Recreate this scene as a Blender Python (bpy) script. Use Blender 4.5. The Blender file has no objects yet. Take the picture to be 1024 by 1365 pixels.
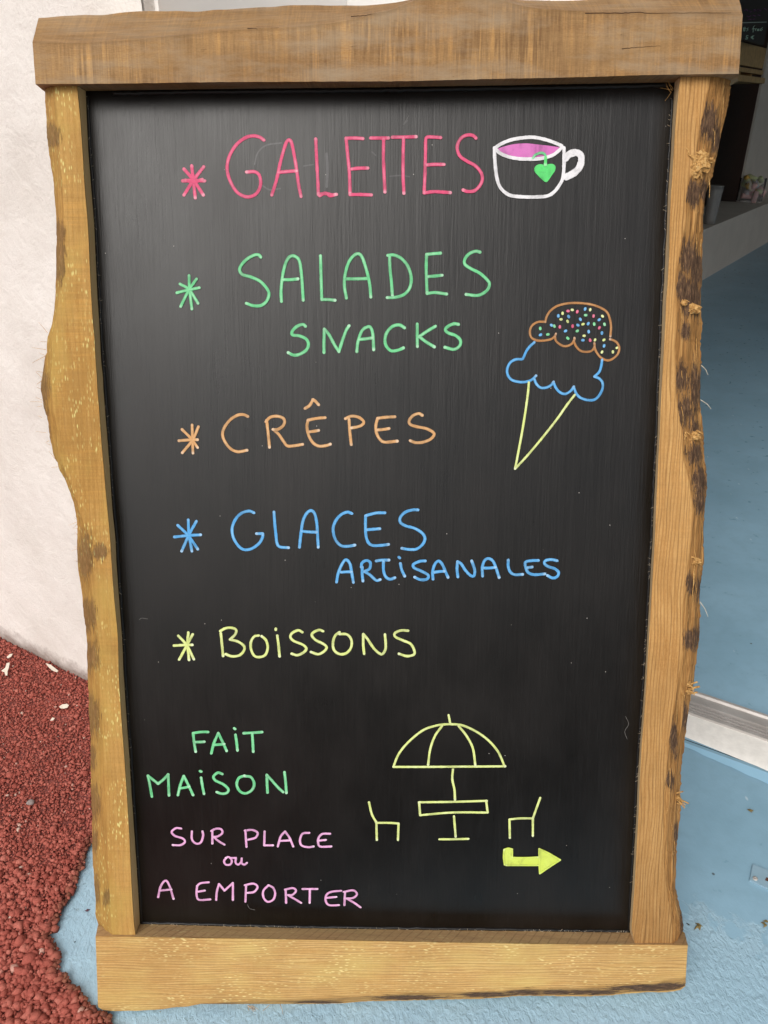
import bpy, bmesh, math, random
import numpy as np
from mathutils import Vector, noise as mn

random.seed(7)
R = math.radians
S = bpy.context.scene
COL = S.collection

# ------------------------------------------------------------------ camera
F = 1025.0                      # focal length in photo pixels (1024 x 1365)
CAM_H = 1.2
PITCH = R(27.7)
cam_d = bpy.data.cameras.new('camera')
cam = bpy.data.objects.new('camera', cam_d)
COL.objects.link(cam)
cam.location = (0, 0, CAM_H)
cam.rotation_euler = (R(90) - PITCH, 0, 0)
cam_d.sensor_fit = 'VERTICAL'
cam_d.sensor_height = 36.0
cam_d.lens = F / 1365.0 * 36.0
cam_d.clip_start = 0.02
cam_d.clip_end = 2000
S.camera = cam

# ------------------------------------------------------------------ sky, sun, exposure
SUN_EL, SUN_AZ = R(44), R(203)         # azimuth measured clockwise from +Y: behind the viewer, a little left
w = bpy.data.worlds.new('World')
S.world = w
w.use_nodes = True
nt = w.node_tree
nt.nodes.clear()
o_ = nt.nodes.new('ShaderNodeOutputWorld')
bg = nt.nodes.new('ShaderNodeBackground')
sk = nt.nodes.new('ShaderNodeTexSky')
sk.sky_type = 'NISHITA'
sk.sun_disc = False
sk.sun_elevation = SUN_EL
sk.sun_rotation = SUN_AZ
sk.dust_density = 4.0
sk.air_density = 1.0
hs = nt.nodes.new('ShaderNodeHueSaturation')
hs.inputs['Saturation'].default_value = 0.22      # a thin even cloud cover
nt.links.new(sk.outputs[0], hs.inputs['Color'])
nt.links.new(hs.outputs[0], bg.inputs[0])
bg.inputs[1].default_value = 0.13
nt.links.new(bg.outputs[0], o_.inputs[0])
sun_d = bpy.data.lights.new('sun', 'SUN')
sun_d.energy = 1.6
sun_d.angle = R(48)
sun_d.color = (1.0, 0.95, 0.88)
sun = bpy.data.objects.new('sun', sun_d)
COL.objects.link(sun)
sd = Vector((math.sin(SUN_AZ) * math.cos(SUN_EL), math.cos(SUN_AZ) * math.cos(SUN_EL), math.sin(SUN_EL)))
sun.rotation_euler = sd.to_track_quat('Z', 'Y').to_euler()
S.view_settings.view_transform = 'Standard'
S.view_settings.look = 'None'
S.view_settings.gamma = 1
S.view_settings.use_curve_mapping = False
S.view_settings.exposure = 0.04

# ------------------------------------------------------------------ measuring helpers
LEAN = R(18.9)
Y0 = 0.6725                     # where the foot of the sign stands
CP, SP = math.cos(PITCH), math.sin(PITCH)
CL, SL = math.cos(LEAN), math.sin(LEAN)

def ray(x, y):
    cx, cy = (x - 512) / F, -(y - 682.5) / F
    return Vector((cx, CP + cy * SP, -SP + cy * CP))

def fl(x, y, z=0.0):
    d = ray(x, y)
    t = (z - CAM_H) / d.z
    return Vector((d.x * t, d.y * t, z))

def to_local(p):                # world -> sign frame (X right, Y into the board, Z up along the board)
    q = p - Vector((0, Y0, 0))
    return Vector((q.x, q.y * CL - q.z * SL, q.y * SL + q.z * CL))

_o = to_local(Vector((0, 0, CAM_H)))
def bp(x, y, Y=0.0):            # point of the sign at depth Y seen at photo pixel x, y
    d = ray(x, y)
    dl = Vector((d.x, d.y * CL - d.z * SL, d.y * SL + d.z * CL))
    t = (Y - _o.y) / dl.y
    return _o + dl * t

def vplane(x, y, p0, n):        # point of a plane (p0, n) seen at a photo pixel
    d = ray(x, y)
    o = Vector((0, 0, CAM_H))
    t = (p0 - o).dot(n) / d.dot(n)
    return o + d * t

def lerp_tab(tab, v):
    if v <= tab[0][0]: return tab[0][1]
    for (a, b), (c, d) in zip(tab, tab[1:]):
        if v <= c:
            return b + (d - b) * (v - a) / (c - a)
    return tab[-1][1]

def smooth_tab(tab, v):
    # Catmull-Rom through an ordered table
    n = len(tab)
    if v <= tab[0][0]: return tab[0][1]
    if v >= tab[-1][0]: return tab[-1][1]
    for i in range(n - 1):
        if v <= tab[i + 1][0]:
            break
    x1, y1 = tab[i]; x2, y2 = tab[i + 1]
    x0, y0 = tab[max(0, i - 1)]; x3, y3 = tab[min(n - 1, i + 2)]
    h = x2 - x1
    m1 = (y2 - y0) / (x2 - x0) if x2 != x0 else 0
    m2 = (y3 - y1) / (x3 - x1) if x3 != x1 else 0
    t = (v - x1) / h
    return ((2*t**3 - 3*t*t + 1) * y1 + (t**3 - 2*t*t + t) * h * m1
            + (-2*t**3 + 3*t*t) * y2 + (t**3 - t*t) * h * m2)

# ------------------------------------------------------------------ object helpers
def tag(o, label=None, cat=None, group=None, kind=None):
    if label: o['label'] = label
    if cat: o['category'] = cat
    if group: o['group'] = group
    if kind: o['kind'] = kind
    return o

def empty(name, loc, rot=(0, 0, 0)):
    o = bpy.data.objects.new(name, None)
    COL.objects.link(o)
    o.location = loc
    o.rotation_euler = rot
    o.empty_display_size = 0.05
    return o

def link(name, me, mats, parent=None, smooth=False):
    if not isinstance(mats, (list, tuple)): mats = [mats]
    for m in mats: me.materials.append(m)
    if smooth:
        me.polygons.foreach_set('use_smooth', [True] * len(me.polygons))
    o = bpy.data.objects.new(name, me)
    COL.objects.link(o)
    if parent is not None: o.parent = parent
    return o

def mesh(name, verts, faces, mats, parent=None, smooth=False, mi=None):
    me = bpy.data.meshes.new(name)
    me.from_pydata([tuple(v) for v in verts], [], faces)
    if mi is not None:
        me.polygons.foreach_set('material_index', mi)
    me.update()
    return link(name, me, mats, parent, smooth)

class MB:
    def __init__(s): s.v, s.f, s.m = [], [], []
    def add(s, vs, fs, m=0):
        b = len(s.v)
        s.v += [tuple(v) for v in vs]
        s.f += [tuple(i + b for i in f) for f in fs]
        s.m += [m] * len(fs)
    def hexa(s, c, m=0):         # 8 corners: bottom 4 (ccw), top 4
        s.add(c, [(3, 2, 1, 0), (4, 5, 6, 7), (0, 1, 5, 4), (1, 2, 6, 5), (2, 3, 7, 6), (3, 0, 4, 7)], m)
    def box(s, x0, x1, y0, y1, z0, z1, fr=None, m=0):
        c = [(x0, y0, z0), (x1, y0, z0), (x1, y1, z0), (x0, y1, z0), (x0, y0, z1), (x1, y0, z1), (x1, y1, z1), (x0, y1, z1)]
        if fr: c = [fr(*p) for p in c]
        s.hexa(c, m)
    def tube(s, pts, r, n=5, m=0, r2=None):
        pts = [Vector(p) for p in pts]
        rings = []
        for i, p in enumerate(pts):
            d = (pts[min(i + 1, len(pts) - 1)] - pts[max(i - 1, 0)])
            if d.length < 1e-9: d = Vector((0, 0, 1))
            d.normalize()
            a = d.cross(Vector((0.31, 0.77, 0.55))).normalized()
            b = d.cross(a)
            rr = r if r2 is None else r + (r2 - r) * i / (len(pts) - 1)
            rings.append([p + a * math.cos(6.2832 * k / n) * rr + b * math.sin(6.2832 * k / n) * rr for k in range(n)])
        vs = [v for rg in rings for v in rg]
        fs = []
        for i in range(len(pts) - 1):
            for k in range(n):
                k2 = (k + 1) % n
                fs.append((i*n + k, i*n + k2, (i+1)*n + k2, (i+1)*n + k))
        fs.append(tuple(range(n - 1, -1, -1)))
        fs.append(tuple((len(pts) - 1) * n + k for k in range(n)))
        s.add(vs, fs, m)
    def lathe(s, prof, c, n=20, m=0):
        c = Vector(c)
        vs, fs = [], []
        for r, z in prof:
            for k in range(n):
                a = 6.28318 * k / n
                vs.append(c + Vector((r * math.cos(a), r * math.sin(a), z)))
        for i in range(len(prof) - 1):
            for k in range(n):
                k2 = (k + 1) % n
                fs.append((i*n + k, i*n + k2, (i+1)*n + k2, (i+1)*n + k))
        s.add(vs, fs, m)
    def build(s, name, mats, parent=None, smooth=False):
        return mesh(name, s.v, s.f, mats, parent, smooth, s.m)

# ------------------------------------------------------------------ material helpers
def srgb(r, g, b):
    def f(c):
        c /= 255.0
        return c / 12.92 if c <= 0.04045 else ((c + 0.055) / 1.055) ** 2.4
    return (f(r), f(g), f(b), 1)

class NT:
    def __init__(s, name):
        s.m = bpy.data.materials.new(name)
        s.m.use_nodes = True
        s.t = s.m.node_tree
        s.b = s.t.nodes['Principled BSDF']
        s._tc = None
    def n(s, typ, **kw):
        nd = s.t.nodes.new('ShaderNode' + typ)
        for k, v in kw.items():
            if hasattr(nd, k): setattr(nd, k, v)
            else: nd.inputs[k.replace('_', ' ')].default_value = v
        return nd
    def l(s, a, b): s.t.links.new(a, b)
    def coord(s, which='Object'):
        if s._tc is None: s._tc = s.n('TexCoord')
        return s._tc.outputs[which]
    def mapped(s, scale=(1, 1, 1), rot=(0, 0, 0), loc=(0, 0, 0), src=None):
        mp = s.n('Mapping')
        mp.inputs['Scale'].default_value = scale
        mp.inputs['Rotation'].default_value = rot
        mp.inputs['Location'].default_value = loc
        s.l(src or s.coord(), mp.inputs[0])
        return mp.outputs[0]
    def noise(s, vec, scale=5, detail=4, rough=0.55, dist=0.0):
        nd = s.n('TexNoise')
        nd.inputs['Scale'].default_value = scale
        nd.inputs['Detail'].default_value = detail
        nd.inputs['Roughness'].default_value = rough
        nd.inputs['Distortion'].default_value = dist
        s.l(vec, nd.inputs['Vector'])
        return nd.outputs['Fac']
    def voro(s, vec, scale=5, feature='F1', out='Distance', rnd=1.0):
        nd = s.n('TexVoronoi')
        nd.feature = feature
        nd.inputs['Scale'].default_value = scale
        nd.inputs['Randomness'].default_value = rnd
        s.l(vec, nd.inputs['Vector'])
        return nd.outputs[out]
    def ramp(s, fac, stops, interp='LINEAR'):
        nd = s.n('ValToRGB')
        nd.color_ramp.interpolation = interp
        els = nd.color_ramp.elements
        while len(els) < len(stops): els.new(0.5)
        for e, (p, c) in zip(els, stops):
            e.position = p
            e.color = c if isinstance(c, (tuple, list)) else (c, c, c, 1)
        s.l(fac, nd.inputs[0])
        return nd.outputs[0]
    def math(s, op, a, b=None, clamp=False):
        nd = s.n('Math')
        nd.operation = op
        nd.use_clamp = clamp
        for i, v in enumerate((a, b)):
            if v is None: continue
            if hasattr(v, 'is_output'): s.l(v, nd.inputs[i])
            else: nd.inputs[i].default_value = v
        return nd.outputs[0]
    def mix(s, fac, a, b, blend='MIX'):
        nd = s.n('MixRGB')
        nd.blend_type = blend
        for i, v in zip((0, 1, 2), (fac, a, b)):
            if hasattr(v, 'is_output'): s.l(v, nd.inputs[i])
            elif i == 0: nd.inputs[0].default_value = v
            else: nd.inputs[i].default_value = v
        return nd.outputs[0]
    def bump(s, h, strength=0.3, dist=0.001, normal=None):
        nd = s.n('Bump')
        nd.inputs['Strength'].default_value = strength
        nd.inputs['Distance'].default_value = dist
        s.l(h, nd.inputs['Height'])
        if normal is not None: s.l(normal, nd.inputs['Normal'])
        return nd.outputs[0]
    def attr(s, name):
        nd = s.n('Attribute')
        nd.attribute_name = name
        return nd.outputs['Fac']
    def set(s, col=None, rough=None, normal=None, spec=None, **kw):
        for key, v in (('Base Color', col), ('Roughness', rough), ('Normal', normal), ('Specular IOR Level', spec)):
            if v is None: continue
            if hasattr(v, 'is_output'): s.l(v, s.b.inputs[key])
            else: s.b.inputs[key].default_value = v
        for k, v in kw.items(): s.b.inputs[k].default_value = v
        return s.m

def plain(name, col, rough=0.6, var=0.12, scale=40, bump=0.0, **kw):
    t = NT(name)
    n = t.noise(t.coord(), scale, 5)
    d = tuple(c * (1 - var) for c in col[:3]) + (1,)
    l = tuple(min(1, c * (1 + var)) for c in col[:3]) + (1,)
    c = t.ramp(n, [(0.3, d), (0.7, l)])
    nm = t.bump(n, bump, 0.002) if bump else None
    return t.set(c, rough, nm, **kw)

# ------------------------------------------------------------------ wood
def wood(name, axis, dark, mid, light, fleck=None, fleck_amt=0.0, saw=0.3, rings=0.5, grey=0.0, ringscale=30, bark=True, bark_amt=1.0, hatch=False, gw=1.0, fresh_lit=None, tint=None, damp=None, wane_amt=0.85):
    t = NT(name)
    A = {'X': 0, 'Z': 2}[axis]
    def st(along, across):
        s = [across] * 3
        s[A] = along
        return tuple(s)
    swap = tuple(s for s in st(0.0, 1.0))
    big = t.noise(t.mapped(st(1.2, 5)), 1.6, 3, 0.55)
    grain = t.noise(t.mapped(st(5, 90)), 2.4, 6, 0.62, 0.4)
    fine = t.noise(t.mapped(st(18, 420)), 2.0, 3, 0.7)
    fuzz = t.noise(t.mapped(st(140, 420)), 1.6, 3, 0.75)
    blot = t.noise(t.mapped(st(7, 16)), 1.6, 5, 0.6)
    # growth lines along the plank
    wv = t.n('TexWave')
    wv.wave_type = 'BANDS'
    wv.bands_direction = 'X' if axis == 'Z' else 'Z'
    wv.inputs['Scale'].default_value = ringscale
    wv.inputs['Distortion'].default_value = 13
    wv.inputs['Detail'].default_value = 3
    wv.inputs['Detail Scale'].default_value = 0.5
    t.l(t.mapped(st(0.16, 1.0)), wv.inputs['Vector'])
    ring = t.math('MULTIPLY', t.ramp(wv.outputs['Fac'], [(0.0, 1.0), (0.3, 0.3), (0.6, 0.0), (1.0, 0.0)]), t.ramp(grain, [(0.35, 0.1), (0.6, 1.0)]))
    g = t.math('ADD', t.math('MULTIPLY', grain, 0.50 * gw), t.math('MULTIPLY', fine, 0.30 * gw))
    g = t.math('ADD', g, t.math('MULTIPLY', big, 0.30 + 0.40 * (1 - gw)))
    g = t.math('ADD', g, 0.20 * (1 - gw))
    g = t.math('ADD', g, t.math('MULTIPLY', t.math('SUBTRACT', fuzz, 0.2), 0.30))
    c = t.ramp(g, [(0.43, dark), (0.60, mid), (0.80, light)])
    c = t.mix(t.math('MULTIPLY', ring, rings * 0.8), c, tuple(x * 0.62 for x in dark[:3]) + (1,))
    c = t.mix(t.math('MULTIPLY', t.ramp(blot, [(0.45, 0.0), (0.68, 1.0)]), 0.42), c, tuple(x * 0.72 for x in mid[:3]) + (1,))
    # saw marks lie across the grain, broken up and uneven
    sw = t.noise(t.mapped(st(330, 16)), 1.0, 3, 0.65, 0.2)
    sw2 = t.noise(t.mapped(st(95, 7), loc=(2, 5, 3)), 1.0, 3, 0.7, 0.15)
    where = t.ramp(t.noise(t.mapped(st(5, 9), loc=(8, 2, 1)), 1.5, 3), [(0.35, 0.15), (0.65, 1.0)])
    sawm = t.math('ADD', t.math('MULTIPLY', sw, 0.5), t.math('MULTIPLY', sw2, 0.5))
    sawm = t.math('ADD', t.math('MULTIPLY', t.math('SUBTRACT', sawm, 0.5), where), 0.5)
    wane_a = t.attr('wane')
    sawf = t.math('MULTIPLY', t.math('SUBTRACT', 1.0, wane_a), saw)
    c = t.mix(sawf, c, t.ramp(sawm, [(0.40, (0.66, 0.62, 0.60, 1)), (0.50, (1, 1, 1, 1)), (0.58, (1.40, 1.34, 1.16, 1))]), 'MULTIPLY')
    if grey > 0:
        gr = t.noise(t.mapped(st(6, 22), loc=(3, 1, 7)), 1.8, 5, 0.65)
        c = t.mix(t.math('MULTIPLY', t.ramp(gr, [(0.42, 0.0), (0.72, 1.0)]), grey), c, srgb(156, 138, 114))
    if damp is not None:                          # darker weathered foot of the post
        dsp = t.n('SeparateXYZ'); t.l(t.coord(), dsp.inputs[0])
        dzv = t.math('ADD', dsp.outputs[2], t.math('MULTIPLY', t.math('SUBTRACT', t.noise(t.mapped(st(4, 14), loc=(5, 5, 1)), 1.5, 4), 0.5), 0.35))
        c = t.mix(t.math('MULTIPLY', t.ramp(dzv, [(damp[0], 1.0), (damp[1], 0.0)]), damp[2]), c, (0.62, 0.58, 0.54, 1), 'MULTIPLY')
    if tint is not None:
        tn_ = t.noise(t.mapped(st(5, 11), loc=(6, 4, 2)), 1.5, 4, 0.6)
        c = t.mix(t.math('MULTIPLY', t.ramp(tn_, [(0.46, 0.0), (0.70, 1.0)]), 0.42), c, tint)
    if fleck is not None:
        v = t.voro(t.mapped(st(95, 330)), 1.0)
        fm = t.ramp(v, [(0.12, 1.0), (0.34, 0.0)])
        clus = t.ramp(t.noise(t.mapped(st(7, 12)), 1.7, 3), [(0.46, 0.0), (0.62, 1.0)])
        fm = t.math('MULTIPLY', t.math('MULTIPLY', fm, clus), fleck_amt)
        c = t.mix(fm, c, fleck)
    h = t.math('ADD', t.math('MULTIPLY', grain, 0.6), t.math('MULTIPLY', fuzz, 0.5))
    if fresh_lit is not None:                         # ripped inner side: paler newer wood, lightened further to offset its shade
        c = t.mix(t.math('MULTIPLY', t.attr('top'), 0.95), c, t.mix(fuzz, tuple(x * 0.8 for x in fresh_lit[:3]) + (1,), fresh_lit))
    if hatch:                                     # circular-saw scores on the upper side
        tp = t.attr('top')
        hw = t.n('TexWave'); hw.wave_type = 'BANDS'; hw.bands_direction = 'X'
        hw.inputs['Scale'].default_value = 26; hw.inputs['Distortion'].default_value = 0.8; hw.inputs['Detail'].default_value = 2
        t.l(t.mapped((1, 1, 1), rot=(0, 0, R(32))), hw.inputs['Vector'])
        sc = t.math('MULTIPLY', t.math('MULTIPLY', t.ramp(hw.outputs['Fac'], [(0.0, 1.0), (0.10, 0.0)]), tp), t.ramp(blot, [(0.35, 0.2), (0.6, 0.8)]))
        c = t.mix(t.math('MULTIPLY', tp, 0.55), c, t.mix(fuzz, srgb(150, 118, 88), srgb(206, 172, 134)))
        c = t.mix(t.math('MULTIPLY', sc, 0.6), c, srgb(110, 82, 58))
    h = t.math('ADD', h, t.math('MULTIPLY', sawm, saw * 1.2))
    if bark:
        a = t.attr('bark')
        bn = t.noise(t.mapped(st(32, 260)), 1.5, 6, 0.75)
        m = t.math('ADD', a, t.math('MULTIPLY', t.math('SUBTRACT', bn, 0.5), 2.6))
        m = t.math('MULTIPLY', t.ramp(m, [(0.44, 0.0), (0.66, 1.0)]), bark_amt)
        bc = t.ramp(t.noise(t.mapped(st(60, 260)), 1.5, 5, 0.7), [(0.28, srgb(42, 29, 20)), (0.46, srgb(80, 58, 42)), (0.60, srgb(112, 86, 64)), (0.72, srgb(170, 126, 80))])
        c = t.mix(m, c, bc)
        # under-bark wood: stringy and warmer
        u = t.attr('wane')
        un = t.noise(t.mapped(st(9, 190)), 1.6, 6, 0.72, 0.3)
        uc = t.ramp(un, [(0.34, tuple(x * 0.30 for x in dark[:3]) + (1,)), (0.47, dark), (0.60, mid), (0.80, light)])
        c = t.mix(t.math('MULTIPLY', t.math('MULTIPLY', u, t.math('SUBTRACT', 1.0, m)), wane_amt), c, uc)
        h = t.math('ADD', h, t.math('MULTIPLY', t.math('MULTIPLY', u, un), 3.2))
        h = t.math('ADD', h, t.math('MULTIPLY', m, t.math('MULTIPLY', bn, 3.0)))
    nm = t.bump(h, 0.55, 0.0011)
    return t.set(c, 0.78, nm, spec=0.25)

M = {}
M['beam'] = wood('weathered_timber', 'X', srgb(106, 76, 47), srgb(141, 107, 69), srgb(172, 138, 94), saw=1.0, rings=0.06, grey=0.75, gw=0.30)
M['stile_l'] = wood('yellow_timber', 'Z', srgb(138, 98, 46), srgb(170, 128, 66), srgb(194, 154, 92), fleck=srgb(226, 222, 146), fleck_amt=0.85, tint=srgb(196, 174, 92), saw=0.32, rings=0.30, ringscale=46, bark_amt=0.65, wane_amt=0.30, gw=0.6, fresh_lit=srgb(250, 208, 146))
M['stile_r'] = wood('orange_timber', 'Z', srgb(150, 104, 54), srgb(182, 136, 80), srgb(206, 164, 106), saw=0.12, rings=0.95, ringscale=70, fresh_lit=srgb(246, 216, 168), gw=0.9, damp=(0.12, 0.62, 0.85))
M['rail'] = wood('pale_timber', 'X', srgb(162, 120, 66), srgb(188, 148, 90), srgb(206, 172, 116), fleck=srgb(236, 222, 156), fleck_amt=0.75, tint=srgb(206, 184, 112), saw=0.08, rings=0.95, ringscale=75, hatch=True)
t = NT('torn_wood_fibre')
fn = t.noise(t.mapped((300, 300, 300)), 1.0, 5, 0.7)
M['fibre'] = t.set(t.ramp(fn, [(0.3, srgb(120, 82, 42)), (0.5, srgb(186, 142, 84)), (0.7, srgb(216, 180, 122))]), 0.85, t.bump(fn, 0.8, 0.002), spec=0.2)
M['hair'] = plain('pale_splinter', srgb(220, 205, 180), 0.8, 0.2, 60)

M['crack'] = plain('dark_crack', srgb(78, 54, 35), 0.9, 0.2, 200)

# ------------------------------------------------------------------ sign frame
sign = empty('chalkboard_sign', (0, Y0, 0), (-LEAN, 0, 0))
tag(sign, 'black chalkboard menu sign in a rough live-edge wood frame leaning in the doorway', 'menu sign')

YF, YB, YP = 0.0, 0.052, 0.030          # stile front, frame back, face of the black panel
YBEAM, YRAIL = -0.012, -0.004

def in_patch(px, py, patches):
    best = 0.0
    for (cx, cy, rx, ry) in patches:
        d = math.hypot((px - cx) / rx, (py - cy) / ry)
        best = max(best, 1.25 - 0.62 * d)
    return max(0.0, min(1.0, best))

def loft(name, rings, seg, mat, attrs, disp, parent, extra=None, cut=None):
    """rings: list of closed sections (each a list of (px,py,Vector)); attrs(i,px,py,k,f)->(bark,wane)"""
    n = len(rings)
    K = len(rings[0])
    verts, bark, wane, topv = [], [], [], []
    for sec in rings:
        for k in range(K):
            a = sec[k]; b = sec[(k + 1) % K]
            for q in range(seg[k]):
                f = q / seg[k]
                p = a[2].lerp(b[2], f)
                px = a[0] + (b[0] - a[0]) * f
                py = a[1] + (b[1] - a[1]) * f
                bk, wn = attrs(k, f, px, py)
                verts.append(p); bark.append(bk); wane.append(wn); topv.append(1.0 if (k == (K - 1 if cut is None else cut) and f > 0) else 0.0)
    m = sum(seg)
    faces = []
    for i in range(n - 1):
        for k in range(m):
            k2 = (k + 1) % m
            faces.append((i*m + k, i*m + k2, (i+1)*m + k2, (i+1)*m + k))
    faces.append(tuple(range(m - 1, -1, -1)))
    faces.append(tuple((n - 1) * m + k for k in range(m)))
    bm = bmesh.new()
    lb = bm.verts.layers.float.new('bark')
    lw = bm.verts.layers.float.new('wane')
    lt = bm.verts.layers.float.new('top')
    bv = [bm.verts.new(v) for v in verts]
    for f in faces: bm.faces.new([bv[i] for i in f])
    bmesh.ops.recalc_face_normals(bm, faces=bm.faces)
    bm.normal_update()
    for i, v in enumerate(bv):
        v.co += v.normal * disp(v.co, bark[i], wane[i])
    for i, v in enumerate(bv):
        v[lb] = bark[i]; v[lw] = wane[i]; v[lt] = topv[i]
    mats = [mat]
    if extra is not None:
        b0 = len(bm.verts)
        ev = [bm.verts.new(v) for v in extra.v]
        for f, mi in zip(extra.f, extra.m):
            fc = bm.faces.new([ev[i] for i in f])
            fc.material_index = 1 + mi
        mats += [M['fibre'], M['hair'], M['crack']]
    me = bpy.data.meshes.new(name)
    bm.to_mesh(me); bm.free()
    o = link(name, me, mats, parent)
    return o

def wdisp(freq_long, axis, amp, wamp):
    def d(co, bk, wn):
        s = [55, 55, 55]
        s[axis] = freq_long
        p = Vector((co.x * s[0], co.y * s[1], co.z * s[2]))
        a = mn.noise(p) * amp + mn.noise(p * 3.1) * amp * 0.5
        if wn > 0:
            q = Vector((co.x * 150, co.y * 150, co.z * 150))
            q[axis] = (co.x, co.y, co.z)[axis] * 16
            a += wn * (mn.noise(q) * wamp + mn.noise(q * 2.3) * wamp * 0.5)
        if bk > 0.5: a += 0.0012 * (bk - 0.5)
        return a
    return d

def fibre_tuft(mb, px, py, Y, n, length, spread, dirpx=(1, 0), r=0.0009, mi=0):
    """a torn knot: a rough lump of fibre with short strings lying nearly side by side"""
    c = bp(px, py, Y)
    d0 = Vector((dirpx[0], -0.45, -dirpx[1])).normalized()
    bm = bmesh.new(); bmesh.ops.create_icosphere(bm, subdivisions=3, radius=1)
    ph = Vector((px * 0.37, py * 0.21, 0))
    vs = []
    for v in bm.verts:
        q = v.co.copy()
        along = q.dot(d0)
        side_ = q - d0 * along
        k_ = 1 + 0.45 * mn.noise(Vector((side_.x * 5, side_.y * 5, side_.z * 5)) + ph) + 0.3 * mn.noise(q * 2 + ph)
        vs.append(c + Vector((q.x * spread * 1.05, q.y * 0.0045, q.z * spread * 0.8)) * k_ + d0 * (along * spread * 0.35 * k_))
    fs = [tuple(v.index for v in f.verts) for f in bm.faces]
    bm.free()
    mb.add(vs, fs, mi)
    for _ in range(n):
        p = c + Vector((random.uniform(-1, 1) * spread, random.uniform(-0.006, 0.001), random.uniform(-1, 1) * spread * 0.75))
        d = (d0 + Vector((random.uniform(-.35, .35), random.uniform(-.3, .2), random.uniform(-.35, .35)))).normalized()
        L = length * random.uniform(0.35, 0.9)
        bend = Vector((random.uniform(-.3, .3), random.uniform(-.2, .3), random.uniform(-.5, .2))) * L
        mb.tube([p - d * L * 0.5, p, p + d * L * 0.4 + bend * 0.3, p + d * L * 0.7 + bend], r * random.uniform(0.5, 1.5), 5, mi, r * 0.6)

def hairs(mb, pts, n, Y, L=(0.004, 0.010), r=0.00022, mi=1, out=(0, -1, 0)):
    for _ in range(n):
        i = random.randrange(len(pts) - 1)
        f = random.random()
        px = pts[i][0] + (pts[i+1][0] - pts[i][0]) * f
        py = pts[i][1] + (pts[i+1][1] - pts[i][1]) * f
        c = bp(px, py, Y)
        d = Vector((out[0] + random.uniform(-.7, .7), out[1] * random.uniform(0.1, 1) , out[2] + random.uniform(-.9, .9))).normalized()
        l = random.uniform(*L)
        b = Vector((random.uniform(-1, 1), random.uniform(-1, 0), random.uniform(-1, 1))) * l * 0.3
        mb.tube([c, c + d * l * 0.5 + b * 0.4, c + d * l + b], r, 4, mi, r * 0.5)

# ---- left stile: photo row -> silhouette, outer edge of the sawn face, inner edge of the face, foot of the inner side
LS = [(108,58,74,102,115),(128,59,75.5,104,116),(160,62,78,107,117),(200,66,80,110,119),(250,72.5,85,113,123),(300,75.5,85,117,127),(350,76,84,119.5,129),
 (380,76,79.5,121,130.5),(400,75.5,79,122,131.5),(430,71,74,124,133.5),(450,66,70,126,134.5),(480,61,70,127.5,136),(500,56,69,129,138),(520,54.5,70,130,139),
 (545,59,72,132,141),(560,63,75,133,142),(580,66,79,134.5,144),(600,71,80.5,136,145.5),(620,79,84,138,147),(650,93,96.5,140.5,149),(680,101,107,143.5,151),
 (720,103.5,117,147,155),(760,105,122,149.5,157),(800,110,125,152.5,160),(850,116,132,157,163.5),(900,117,134,158.5,166),(960,119.5,137,162,170),
 (1000,121,139,165,173),(1050,121.5,141,168.5,176),(1100,122.5,143,171.5,179.5),(1150,124,145,174,183),(1200,128,147.5,176.5,186),(1231,130,149,178.5,187.5),(1246,146.5,151,180.5,186)]
LP = [(70,182,9,14),(81,312,5,16),(81,345,5,26),(60,520,6,24),(58,550,7,16),(63,590,6,22),(70,620,5,12),(115,742,9,25),(133,735,9,9),(118,820,9,18),(122,875,9,18),(124,955,9,22),(125,1010,5,14),(126,1070,8,22),(128,1120,4,14),(131,1185,4,16),(143,1195,3,10)]
def stile(name, tab, mat, patches, side, rows, extra):
    cols = [[(r[0], r[c]) for r in tab] for c in range(1, 5)]
    rings = []
    y0, y1 = tab[0][0], tab[-1][0]
    ys = list(np.linspace(y0, tab[-2][0], rows)) + list(np.linspace(tab[-2][0], y1, 6))[1:]
    for y in ys:
        xo, xf, xi, xp = [smooth_tab(c, y) if y < tab[-2][0] else lerp_tab(c, y) for c in cols]
        xo += (1.3 if side > 0 else 1.0) * mn.noise(Vector((y * 0.06, 3.3 * side, 0))) + (1.3 if side > 0 else 0.7) * mn.noise(Vector((y * 0.21, 7 * side, 0))) + (0.9 if side > 0 else 0.3) * mn.noise(Vector((y * 0.5, 9 * side, 0)))
        po = bp(xo, y, 0.024)
        sec = [(xp, y, bp(xp, y, YP + 0.004)), (xi, y, bp(xi, y, YF)), (xf, y, bp(xf, y, YF)), (0.45*xf + 0.55*xo, y, None), (xo, y, po)]
        mid = sec[2][2].lerp(po, 0.5)
        mid += Vector((side * 0.0025, -0.0025, 0))
        sec[3] = (sec[3][0], y, mid)
        back = Vector((po.x - side * 0.004, YB, po.z))
        sec.append((xo, y, back))
        sec.append((xp, y, Vector((sec[0][2].x - side * 0.004, YB, sec[0][2].z))))
        rings.append(sec)
    def at(k, f, px, py):
        if k == 0: return 0.0, 0.0
        wn = 1.0 if k in (2, 3, 4) and not (k == 2 and f < 0.1) else 0.0
        ends = 1.0
        return (in_patch(px, py, patches) if k in (1, 2, 3, 4) and (wn or side < 0) else 0.0), wn
    seg = [7, 18, 7, 7, 4, 4, 3]
    return loft(name, rings, seg, mat, at, wdisp(12, 2, 0.0004, 0.0017), sign, extra, 0)

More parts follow.
